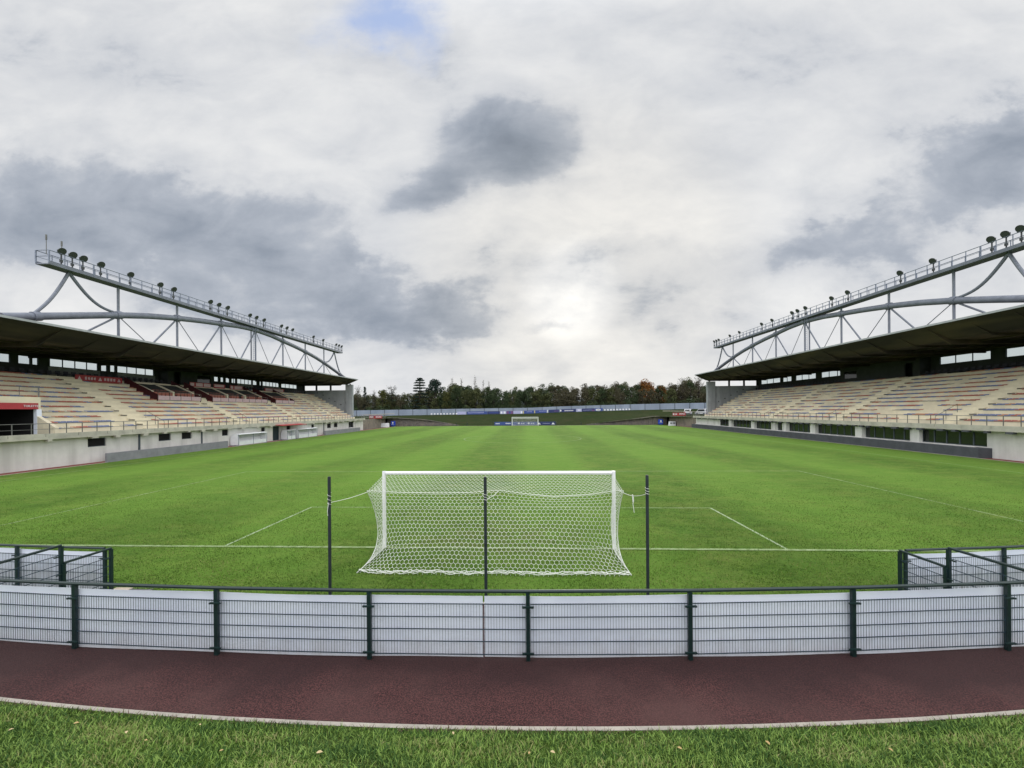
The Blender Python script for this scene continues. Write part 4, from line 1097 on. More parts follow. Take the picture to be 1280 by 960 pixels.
LEFT = dict(xw=-38.6, y0=11.0, y1=80.3, yr=81.3, yc=49.3, s=7.15, ut=3.4, uf=.6, zf=11.9, zb=10.75, zc=17.75, ud=-.55, zend=9.45, uc=(1.5, 3.1),
            label='left grandstand with arched lighting truss, red private boxes and white front wall',
            openings=[(21.8, 23.4, 1.42, 2.2), (28.8, 30.3, 1.42, 2.2), (31.7, 33.1, 1.42, 2.2), (37.8, 38.9, 1.42, 2.2), (45.5, 46.4, 1.45, 2.2), (48.2, 49.9, .02, 2.25),
                      (51.8, 52.9, 1.45, 2.2), (59.4, 60.4, 1.45, 2.15), (65.2, 66.8, 1.2, 2.1), (68.0, 69.6, 1.25, 2.1), (74.8, 77.2, .9, 2.15)],
            pipes=[34.5, 63.8, 26.6], aisles=[(28.0, 30.2), (41.9, 43.5), (56.4, 58.0), (70.4, 71.9)],
            vip=[(35.2, 41.8, [38.4]), (43.9, 56.2, [48.0, 52.0]), (58.6, 64.4, [])], vom=[(13.6, 20.0)],
            back=[(23.5, 26.4, 9.72, 10.62, 2), (27.0, 28.1, 9.72, 10.62, 1), (28.2, 28.8, 9.72, 10.62, 1), (29.8, 34.9, 9.72, 10.62, 4), (35.2, 36.0, 9.72, 10.6, 1), (36.3, 37.0, 9.72, 10.6, 1), (37.2, 42.4, 9.72, 10.6, 4),
                  (52.2, 54.4, 9.72, 10.55, 2), (54.8, 55.6, 9.72, 10.55, 1), (56.0, 57.0, 9.72, 10.55, 1), (57.4, 58.5, 9.72, 10.55, 2), (58.8, 62.8, 9.72, 10.6, 4), (63.0, 64.3, 9.72, 10.6, 1), (65.0, 65.6, 9.72, 10.6, 1), (65.9, 71.3, 9.72, 10.6, 5), (72.0, 78.0, 9.72, 10.6, 4)],
            dado=[(29.6, 35.0), (37.1, 42.4), (58.7, 62.9), (65.7, 71.5)], core=[(43.0, 51.6)],
            lamps=[22.2, 23.1, 24.0, 25.6, 28.6, 32.1, 33.9, 39.5, 41.0, 42.6, 47.2, 48.7, 50.5, 55.1, 56.7, 58.4, 65.5, 69.3, 75.0, 76.3, 77.6])
RIGHT = dict(xw=41.0, y0=11.0, y1=83.4, yr=84.8, yc=51.0, s=7.28, ut=2.5, uf=-.55, zf=12.42, zb=11.1, zc=18.05, ud=-.75, zend=9.75, uc=(1.7, 3.5),
             label='right grandstand with arched lighting truss, dark plinth and glazed openings under its deck',
             openings=[(24.0, 29.9, .94, 2.25), (30.7, 36.9, .94, 2.25), (37.9, 44.8, .94, 2.25), (45.8, 51.0, .94, 2.25), (52.2, 53.9, .94, 2.25), (55.1, 60.0, .94, 2.25), (61.1, 68.0, .94, 2.25), (69.3, 73.5, .94, 2.25)],
             pipes=[], pillars=[30.3, 37.4, 45.3, 51.6, 54.5, 60.5, 68.6],
             aisles=[(27.2, 29.0), (41.6, 43.4), (56.4, 58.2), (72.2, 73.8)], vip=[], vom=[],
             back=[(28.5, 34.6, 9.95, 10.95, 3), (36.0, 41.9, 9.95, 10.95, 3), (57.4, 63.3, 9.95, 10.95, 3), (64.6, 70.4, 9.95, 10.95, 3), (71.6, 74.5, 9.95, 10.95, 2), (75.3, 82.5, 9.95, 10.95, 3)],
             dado=[], core=[(43.0, 56.8)],
             lamps=[80.0, 78.9, 77.8, 72.9, 69.1, 61.4, 58.3, 53.0, 51.7, 49.9, 44.6, 41.8, 34.3, 30.6, 25.3, 24.2, 23.1])
GL, SL = grandstand('L', LEFT)
GR, SR = grandstand('R', RIGHT)

# signs and banners hung in the left stand
def banner(name, label, a, b, c, d, m, marks, cat='banner', group=None):
    """four corners of the sheet (bottom-left, bottom-right, top-right, top-left as seen from the pitch)"""
    A, B, C_, D_ = map(Vector, (a, b, c, d)); n = (B - A).cross(D_ - A).normalized() * .02
    ctr = (A + B) / 2
    root = thing(name, ctr, label, cat, group)
    mb = MB(); mb.hexa([A - n, B - n, B + n, A + n, D_ - n, C_ - n, C_ + n, D_ + n]); part('sheet', mb, m, root)
    for (s0, s1, t0, t1, mm, shape) in marks:
        def P_(s, t): return (A + (B - A) * s) * (1 - t) + (D_ + (C_ - D_) * s) * t + n * 1.3
        mb = MB()
        if shape == 'box': mb.quad([P_(s0, t0), P_(s1, t0), P_(s1, t1), P_(s0, t1)])
        elif shape == 'tri': mb.quad([P_(s0, t0), P_(s1, t0), P_((s0 + s1) / 2, t1)])
        elif shape == 'oval': mb.quad([P_((s0 + s1) / 2 + (s1 - s0) / 2 * math.cos(k * math.pi / 8), (t0 + t1) / 2 + (t1 - t0) / 2 * math.sin(k * math.pi / 8)) for k in range(16)])
        elif shape == 'bars':
            k = int(max(2, (s1 - s0) * 18)); rr = random.Random(int(s0 * 1000) + k)
            for j in range(k):
                w0 = s0 + (s1 - s0) * (j + .1) / k; w1 = s0 + (s1 - s0) * (j + .75) / k
                mb.quad([P_(w0, t0 + rr.uniform(0, .1)), P_(w1, t0), P_(w1, t1), P_(w0, t1 - rr.uniform(0, .12))])
        part('print', mb, mm, root, fix=False)
    return root
def lb(label, y0_, y1_, u, z0, z1, marks, m=redp):
    return banner('banner', label, SL(u, y0_, z0), SL(u, y1_, z0), SL(u, y1_, z1), SL(u, y0_, z1), m, marks)
W_ = whitemark; K_ = pinkp
lb('long red banner with two pale panels on the top walkway of the left stand', 29.8, 35.0, 10.48, 8.12, 8.8, [(.04, .12, .2, .8, K_, 'tri'), (.18, .42, .25, .75, K_, 'bars'), (.46, .54, .2, .8, K_, 'tri'), (.58, .85, .25, .75, K_, 'bars'), (.88, .96, .2, .8, K_, 'tri')])
lb('red and pink banner above the left end of the middle private boxes', 45.0, 49.0, 10.50, 8.36, 9.02, [(.02, .2, .15, .85, K_, 'box'), (.28, .60, .12, .88, K_, 'box'), (.65, .98, .12, .88, K_, 'box')])
lb('short red and pink banner above the centre of the middle private boxes', 49.6, 52.0, 10.50, 8.36, 9.02, [(.05, .9, .3, .9, K_, 'box')])
lb('pale pink banner above the right end of the middle private boxes', 53.1, 56.1, 10.50, 8.36, 9.02, [(.05, .25, .12, .88, K_, 'box'), (.35, .95, .12, .88, K_, 'box')])
lb('pale red banner above the farthest private box of the left stand', 62.4, 68.6, 10.75, 8.5, 9.1, [(.05, .95, .15, .85, K_, 'box')])
t_ = banner('sign', 'red sign with white lettering over the dark entrance at the left edge', SL(2.5, 13.6, 4.86), SL(2.5, 20.1, 4.86), SL(2.5, 20.1, 5.38), SL(2.5, 13.6, 5.38), redp, [], cat='sign')
lettering('TOILETTES', .235, SL(2.46, 19.62, 5.12), (0, 1, 0), (0, 0, 1), whitemark, t_)
mb = MB(); mb.prism([(-1.6, 2.30), (-1.6, 2.36), (.0, 2.52), (.0, 2.46)], lambda a, b: SL(a - .05, 48.0, b), lambda a, b: SL(a - .05, 55.0, b))
aw = thing('awning', SL(-.8, 51.5, 2.3), 'flat red awning over the players door of the left stand', 'awning'); part('sheet', mb, redp, aw)
mb = MB()
for yy in (48.2, 51.5, 54.8): mb.tube([SL(-.02, yy, 2.2), SL(-1.4, yy, 2.32)], .025, 6)
part('bracket', mb, steel, aw)

# low walls in front of the left stand
for (a, b, lab) in ((22.2, 37.0, 'long low grey wall at the pitch edge before the left stand, nearer one'), (61.8, 77.5, 'low grey wall at the pitch edge before the left stand, farther one beyond the shelters')):
    mb = MB(); k = a
    while k < b - .1:
        mb.box(-37.43, -37.19, k, min(k + 2.46, b), -.05, .82); k += 2.47
    mb.box(-37.40, -37.22, a, b, .823, .835)
    single('low_wall', mb, lowgrey, (-37.3, (a + b) / 2, 0), lab, 'wall')
# team shelters
def shelter(label, a, b, front=True):
    root = thing('team_shelter', SL(-.9, (a + b) / 2, 0), label, 'shelter', 'team shelters before the left stand')
    prof = [(-1.35, 1.52), (-1.05, 1.62), (-.55, 1.58), (-.28, 1.3), (-.18, .8), (-.18, .1)]
    mb = MB()
    for p, q in zip(prof, prof[1:]): mb.prism([p, q, (q[0] - .03, q[1] - .03), (p[0], p[1] - .04)], lambda u, z: SL(u, a, z), lambda u, z: SL(u, b, z))
    part('shell', mb, perspex, root)
    for yy in (a, b):
        mb = MB(); mb.prism([(-1.25, .1), (-1.3, .9), (-1.2, 1.52), (-1.05, 1.6), (-.55, 1.56), (-.28, 1.28), (-.2, .8), (-.2, .1)], lambda u, z: SL(u, yy - .02, z), lambda u, z: SL(u, yy + .02, z)); part('side_panel', mb, perspex, root)
    mb = MB(); mb.box(-.75, -.35, a + .1, b - .1, .42, .48, 0, SL); mb.box(-.4, -.35, a + .1, b - .1, .48, .95, 0, SL); part('bench', mb, whitep, root)
    mb = MB(); mb.box(-1.3, -1.26, a + .1, b - .1, .08, .62, 0, SL); part('kick_panel', mb, perspex, root)
    mb = MB()
    for yy in (a, b): mb.box(-1.3, -.15, yy - .03, yy + .03, .0, .08, 0, SL)
    for yy in (a, (a + b) / 2, b): mb.tube([SL(-1.3, yy, 0), SL(-1.32, yy, 1.5)], .03, 6)
    part('frame', mb, steel2, root)
shelter('long white team shelter nearest the camera, between the grey low wall and the dark door', 39.0, 44.8)
shelter('short white shelter in the middle, just beyond the dark door of the left stand', 49.9, 52.2)
shelter('long white team shelter farther away, beyond the short one', 53.0, 59.0)

# ------------------------------------------------------------------ corner walls, boards, cars
def wall_run(name, label, pts, th, m, cat='wall', zb=-.1):
    mb = MB()
    for (a, b) in zip(pts, pts[1:]):
        d = Vector((b[0] - a[0], b[1] - a[1], 0)).normalized(); n = Vector((-d.y, d.x, 0)) * th
        mb.hexa([(a[0], a[1], zb), (b[0], b[1], zb), (b[0] + n.x, b[1] + n.y, zb), (a[0] + n.x, a[1] + n.y, zb),
                 (a[0], a[1], a[2]), (b[0], b[1], b[2]), (b[0] + n.x, b[1] + n.y, b[2]), (a[0] + n.x, a[1] + n.y, a[2])])
    c = pts[len(pts) // 2]
    return single(name, mb, m, (c[0], c[1], 0), label, cat)
wall_run('block_wall', 'beige block retaining wall at the far end of the left stand', [(-38.75, 82.6, 2.45), (-39.6, 92, 2.5), (-40.3, 102.5, 2.55)], .3, blockw)
wall_run('block_wall', 'beige block retaining wall at the far end of the right stand', [(41.1, 86, 2.5), (40.9, 92, 2.5), (40.3, 102.0, 2.5)][::-1], .3, blockw)
def stone(label, sgn, pts):
    mb = MB(); rr = random.Random(4)
    for (a, b) in zip(pts, pts[1:]):
        n = max(1, int(math.dist(a[:2], b[:2]) / .55))
        for k in range(n):
            t0, t1 = k / n, (k + 1) / n
            x0, x1 = a[0] + (b[0] - a[0]) * t0, a[0] + (b[0] - a[0]) * t1; y_ = a[1] + (b[1] - a[1]) * (t0 + t1) / 2
            zt = a[2] + (b[2] - a[2]) * (t0 + t1) / 2; z = -.1
            while z < zt - .05:
                h = min(rr.uniform(.25, .42), zt - z); o = rr.uniform(-.05, .05)
                mb.box(min(x0, x1) + .01, max(x0, x1) - .01, y_ - .15 + o, y_ + .4, z, z + h - .02); z += h
    return single('stone_wall', mb, stonew, (pts[0][0], pts[0][1], 0), label, 'wall')
stone('dark rubble stone wall tapering down beside the far left corner of the pitch', -1, [(-40.3, 104.2, 2.65), (-36, 105, 2.4), (-30, 106.4, 1.95), (-24, 107.6, .9), (-19.9, 108.3, .1)])
stone('dark rubble stone wall tapering down beside the far right corner of the pitch', 1, [(40.3, 104.0, 2.6), (36.5, 104.9, 2.45), (31, 106.2, 1.65), (24, 107.6, .85), (18, 108.4, .05)])
for s, x, lab in ((-1, -39.9, 'left'), (1, 41.0, 'right')):
    mb = MB(); y_ = 84.5
    while y_ < 101.5: mb.tube([(x + .2, y_, 2.4), (x + .2, y_, 3.45)], .03, 6); y_ += 1.5
    for z in (3.45, 2.95): mb.tube([(x + .2, 84, z), (x + .2, 101.5, z)], .04, 6)
    single('guard_rail', mb, railm, (x, 92, 2.4), 'thin pale guard rail along the block wall past the %s stand' % lab, 'railing')
for lab, x0, x1, y_, z0, z1 in (('left', -41.1, -37.6, 92.5, 2.55, 3.3), ('right', 37.9, 41.2, 92.5, 2.75, 3.5)):
    xx0, xx1 = (x0, x1)
    t_ = banner('sign', 'red sign with white print on the guard rail past the %s stand' % lab, (xx0, y_, z0), (xx1, y_, z0), (xx1, y_, z1), (xx0, y_, z1), redp,
                [(.04, .36, .25, .8, W_, 'bars'), (.5, .95, .3, .75, W_, 'bars')] if lab == 'left' else [(.02, .14, .25, .75, W_, 'box'), (.2, .36, .25, .75, W_, 'bars'), (.5, .95, .35, .8, W_, 'bars')], cat='sign')
mb = MB(); mb.tube([(35.9, 94, 3.95), (41.3, 94, 3.85)], .09, 8); mb.tube([(41.3, 94, 3.85), (46, 94, 3.6)], .06, 8); mb.tube([(41.3, 94, 2.4), (41.3, 94, 3.85)], .07, 8)
single('barrier_boom', mb, kerbm, (41.3, 94, 2.4), 'long pale barrier boom in front of the white vans at the right', 'barrier', fix=True)
mb = MB(); mb.tube([(-42.8, 93, 3.5), (-35.5, 96, 3.75)], .08, 8); mb.tube([(-41, 93.7, 2.4), (-41, 93.7, 3.55)], .06, 8)
single('barrier_boom', mb, kerbm, (-41, 93.7, 2.4), 'long pale barrier boom beyond the left stand above the red sign', 'barrier')

for lab, x, y_ in (('left', -38.1, 102.6), ('right', 38.0, 102.4)):
    t_ = thing('advertising_cube', (x, y_, 0), 'bright blue board with white emblem in the far %s corner of the pitch' % lab, 'board')
    mb = MB(); mb.hexa([(x - .62, y_ - .3, .35), (x + .62, y_ - .3, .35), (x + .62, y_ + .3, .35), (x - .62, y_ + .3, .35), (x - .55, y_ - .25, 1.55), (x + .55, y_ - .25, 1.55), (x + .55, y_ + .25, 1.55), (x - .55, y_ + .25, 1.55)])
    part('panel', mb, brightblue, t_)
    mb = MB(); mb.hexa([(x - .5, y_ - .25, .0), (x + .5, y_ - .25, .0), (x + .5, y_ + .25, .0), (x - .5, y_ + .25, .0), (x - .6, y_ - .28, .33), (x + .6, y_ - .28, .33), (x + .6, y_ + .28, .33), (x - .6, y_ + .28, .33)])
    part('base', mb, blueb, t_)
    mb = MB(); yy = y_ - .33
    mb.quad([(x + .27 * math.cos(k * math.pi / 3 + .5), yy, 1.1 + .27 * math.sin(k * math.pi / 3 + .5)) for k in range(6)]); mb.quad([(x - .4, yy, .62), (x + .4, yy, .62), (x + .4, yy, .7), (x - .4, yy, .7)])
    part('emblem', mb, whitemark, t_, fix=False)
def lowshelter(label, x0, x1, y_, slope, win):
    t_ = thing('small_shelter', ((x0 + x1) / 2, y_, 0), label, 'shelter')
    mb = MB()
    mb.hexa([(x0, y_, 0), (x1, y_, 0), (x1, y_ + 1, 0), (x0, y_ + 1, 0), (x0 + slope, y_ + .3, 1.15), (x1 + slope * .4, y_ + .3, 1.15), (x1 + slope * .4, y_ + 1, 1.15), (x0 + slope, y_ + 1, 1.15)])
    part('shell', mb, perspex, t_)
    if win:
        for k in range(2):
            a = x0 + .25 + k * (x1 - x0) * .45; mb = MB(); mb.hexa([(a, y_ + .08, .45), (a + .6, y_ + .08, .45), (a + .6, y_ + .1, .45), (a, y_ + .1, .45), (a, y_ + .2, .9), (a + .6, y_ + .2, .9), (a + .6, y_ + .22, .9), (a, y_ + .22, .9)]); part('side_window', mb, lowgrey, t_)
    mb = MB(); mb.box(x0 - .4, x0 - .06, y_ + .2, y_ + .8, 0, .75) if slope < 0 else mb.box(x1 + .08, x1 + .55, y_ + .2, y_ + .8, 0, .7)
    part('wheel_guard', mb, darkconc, t_)
lowshelter('small white slanted shelter by the block wall in the far left corner', -40.0, -37.9, 98, -.25, False)
lowshelter('small white shelter with grey windows by the block wall in the far right corner', 38.6, 40.3, 97, .2, True)

def car(label, x, y_, z, rz, kind):
    root = thing('parked_van', (x, y_, z), label, 'van')
    c, s_ = math.cos(rz), math.sin(rz)
    def T(a, b, h): return (x + a * c - b * s_, y_ + a * s_ + b * c, z + h)
    mb = MB()
    side = [(-2.1, .3), (-2.15, .95), (-1.95, 1.05), (-1.75, 1.72), (-1.4, 1.82), (.7, 1.80), (1.35, 1.1), (2.05, .95), (2.15, .6), (2.12, .3)]
    mb.prism(side, lambda a, h: T(a, -.85, h), lambda a, h: T(a, .85, h)); body = part('body', mb, carwhite, root)
    mb = MB(); mb.prism([(-1.78, 1.1), (-1.62, 1.66), (.6, 1.66), (1.15, 1.12)], lambda a, h: T(a, -.865, h), lambda a, h: T(a, -.853, h)); part('side_window', mb, glassd, root)
    mb = MB(); mb.prism([(-1.78, 1.1), (-1.62, 1.66), (.6, 1.66), (1.15, 1.12)], lambda a, h: T(a, .853, h), lambda a, h: T(a, .865, h)); part('side_window', mb, glassd, root)
    mb = MB(); mb.hexa([T(-1.98, -.68, 1.10), T(-1.98, .68, 1.10), T(-1.94, .68, 1.10), T(-1.94, -.68, 1.10), T(-1.78, -.64, 1.68), T(-1.78, .64, 1.68), T(-1.74, .64, 1.68), T(-1.74, -.64, 1.68)]); part('rear_window', mb, glassd, root)
    mb = MB(); mb.hexa([T(1.38, -.7, 1.12), T(1.38, .7, 1.12), T(1.34, .7, 1.12), T(1.34, -.7, 1.12), T(.78, -.66, 1.74), T(.78, .66, 1.74), T(.74, .66, 1.74), T(.74, -.66, 1.74)]); part('windscreen', mb, glassd, root)
    mb = MB(); mb.box(-2.22, -2.1, -.82, .82, .32, .58, 0, T); part('bumper', mb, darkconc, root)
    mb = MB(); mb.box(2.1, 2.22, -.82, .82, .3, .56, 0, T); part('bumper', mb, darkconc, root)
    for a in (-1.35, 1.35):
        for b in (-.8, .8):
            mb = MB(); mb.tube([T(a, b - .1, .32), T(a, b + .1, .32)], .32, 16); wq = part('wheel', mb, tyre, root)
            mb = MB(); mb.tube([T(a, b - .115, .32), T(a, b + .115, .32)], .18, 12); part('rim', mb, steel2, wq)
    for b in (-.72, .72):
        mb = MB(); mb.box(-2.17, -2.12, b - .08, b + .08, .75, 1.05, 0, T); part('tail_light', mb, redp, root)
        mb = MB(); mb.box(2.08, 2.16, b - .14, b + .14, .66, .82, 0, T); part('headlight', mb, lampglass, root)
car('white van parked beyond the right block wall, fully in view beside the boom', 49.0, 111, 2.62, R(62), 0)
car('white van partly hidden by the column at the end of the right stand', 53.6, 112, 2.62, R(112), 1)

# boards behind the far goal
AD = [(-8.9, -3.75, 'blue advertising board left of the far goal', [(.06, .30, .35, .7, W_, 'bars'), (.62, .92, .35, .7, W_, 'bars')]),
      (-3.7, 3.45, 'blue advertising board seen through the net of the far goal', [(.22, .30, .3, .8, W_, 'oval'), (.34, .5, .4, .65, W_, 'bars'), (.62, .70, .3, .8, W_, 'oval'), (.74, .9, .4, .65, W_, 'bars')]),
      (3.5, 8.75, 'navy advertising board right of the far goal with white triangles', [(.0, .2, .2, .75, W_, 'tri'), (.3, .7, .4, .6, lilacb, 'bars'), (.78, .96, .2, .8, W_, 'tri')])]
for a, b, lab, mk in AD:
    banner('advertising_board', lab, (a, 104.6, .1), (b, 104.6, .1), (b, 104.6, 1.08), (a, 104.6, 1.08), blueb if 'navy' not in lab else navyb, mk, cat='board')
for k, (x, h, lab) in enumerate(((-20.2, .95, 'leftmost'), (-17.0, .95, 'second from the left'), (-9.4, 1.25, 'just left of the blue boards'), (9.1, .9, 'just right of the navy board'), (16.2, .85, 'rightmost'))):
    mb = MB(); mb.beam((x, 105.2, -.05), (x, 105.2, h), .16, .16); mb.box(x - .12, x + .12, 105.08, 105.32, h + .002, h + .04)
    single('fence_post', mb, green, (x, 105.2, 0), 'dark green post at the far edge of the pitch, ' + lab, 'post', 'posts along the far edge of the pitch')

# the long pale wall on top of the far bank
wall = thing('boundary_wall', (0, 139.6, 3), 'long pale blue grey panel wall on top of the far bank, in front of the wood', 'wall')
x = -92.0
while x < 92:
    x1 = x + 5.45; a, b = top_z(x), top_z(x1)
    mb = MB()
    for h0, h1 in ((.0, .73), (.742, 1.47), (1.482, 2.2)):
        mb.hexa([(x + .1, 139.55, a + h0 - (.2 if h0 == 0 else 0)), (x1 - .1, 139.55, b + h0 - (.2 if h0 == 0 else 0)), (x1 - .1, 139.63, b + h0 - (.2 if h0 == 0 else 0)), (x + .1, 139.63, a + h0 - (.2 if h0 == 0 else 0)),
                 (x + .1, 139.55, a + h1), (x1 - .1, 139.55, b + h1), (x1 - .1, 139.63, b + h1), (x + .1, 139.63, a + h1)])
    part('wall_panel', mb, farwallm, wall)
    mb = MB(); mb.box(x - .1, x + .1, 139.48, 139.7, a - .2, a + 2.28); part('wall_post', mb, farpost, wall)
    x = x1
BN = [(-26.0, -22.6, lilacb, 'plain pale lilac banner at the left end of the far wall banners', []),
      (-22.2, -14.6, blueb, 'long blue banner with a pale stripe on the far wall', [(.05, .85, .4, .7, lilacb, 'bars')]),
      (-14.5, -9.8, navyb, 'dark navy banner on the far wall left of the far goal', [(.1, .9, .4, .6, blueb, 'box')]),
      (-9.7, -7.4, lilacb, 'pale banner with white figures on the far wall', [(.1, .35, .1, .9, W_, 'oval'), (.6, .9, .1, .9, W_, 'oval')]),
      (-7.3, -4.8, purplem, 'dark purple and blue banner on the far wall', [(.35, .65, .1, .9, blueb, 'box')]),
      (-4.7, -1.2, lilacb, 'pale lilac banner on the far wall above the goal', [(.8, .95, .1, .9, W_, 'box')]),
      (-1.0, 3.4, blueb, 'blue banner with yellow and white edge on the far wall above the goal', [(.0, .06, .05, .95, yellowm, 'box'), (.3, .75, .5, .75, lilacb, 'bars'), (.94, 1.0, .05, .95, yellowm, 'box')]),
      (3.6, 8.2, blueb, 'blue banner with white edge on the far wall right of the goal', [(.3, .85, .5, .75, lilacb, 'bars'), (.93, 1.0, .05, .95, W_, 'box')]),
      (8.6, 12.4, navyb, 'navy banner with purple lettering on the far wall', [(.5, .95, .3, .6, purplem, 'bars')]),
      (12.8, 18.6, navyb, 'navy banner with large white lettering on the far wall', [(.0, .08, .2, .9, W_, 'oval'), (.28, .85, .3, .65, W_, 'bars')]),
      (18.8, 20.8, lilacb, 'short light blue banner between two navy ones on the far wall', [(.3, .8, .4, .7, W_, 'box')]),
      (20.9, 25.6, navyb, 'navy banner with dark red corner on the far wall', [(.1, .8, .35, .55, lilacb, 'bars'), (.8, 1.0, .1, .5, purplem, 'box')]),
      (25.7, 28.6, blueb, 'blue banner with white and red oval at the right end of the far wall banners', [(.1, .75, .1, .8, W_, 'oval'), (.3, .6, .3, .55, redp, 'box')])]
for a, b, m, lab, mk in BN:
    za, zb_ = top_z(a) + .02, top_z(b) + .02
    banner('banner', lab, (a, 139.3, za), (b, 139.3, zb_), (b, 139.3, zb_ + 1.1), (a, 139.3, za + 1.1), m, mk)
for k in range(9):
    for x, side in ((-35.7 + 1.19 * k, 'left'), (29.4 + 1.13 * k, 'right')):
        mb = MB(); z = top_z(x); mb.box(x - .28, x + .28, 139.25, 139.31, z + .12, z + .62); mb.box(x - .03, x + .03, 139.31, 139.34, z - .2, z + .5)
        single('white_panel', mb, whitemark, (x, 139.3, z), 'small white square panel at the foot of the far wall %s of the banners' % side, 'panel', 'white square panels %s of the far wall banners' % side)

# ------------------------------------------------------------------ trees
def leafmat(name, a, b):
    m = mat(name, a, b, .9, .75, spec=.15, lo=.35, hi=.65)
    return m
LM = {'green': leafmat('leaves_dark_green', (.028, .046, .021), (.05, .07, .03)), 'olive': leafmat('leaves_olive', (.055, .066, .026), (.085, .092, .037)),
      'brown': leafmat('leaves_brown', (.056, .052, .031), (.082, .074, .041)), 'orange': leafmat('leaves_orange', (.25, .105, .025), (.15, .07, .02)),
      'blue': leafmat('needles_blue_green', (.012, .026, .02), (.022, .040, .03)), 'yellow': leafmat('leaves_yellow_green', (.085, .085, .025), (.06, .07, .024))}
def leafcloud(centres, radii, per, size, seed, flat=1.0):
    r_ = np.random.default_rng(seed); C = np.repeat(np.array(centres, float), per, 0); Rr = np.repeat(np.array(radii, float), per)
    n = len(C); d = r_.normal(size=(n, 3)); d /= np.linalg.norm(d, axis=1)[:, None]
    d *= (r_.uniform(.25, 1, n) ** .5)[:, None]; d[:, 2] *= flat
    P = C + d * Rr[:, None]
    a = r_.normal(size=(n, 3)); a /= np.linalg.norm(a, axis=1)[:, None]; b = np.cross(a, r_.normal(size=(n, 3))); b /= np.linalg.norm(b, axis=1)[:, None]
    s = size * r_.uniform(.6, 1.3, n)[:, None] / 2
    V = np.stack([P - a * s, P - b * s * .7, P + a * s, P + b * s * .7], 1)
    return V.reshape(-1, 3), np.arange(n * 4).reshape(-1, 4)
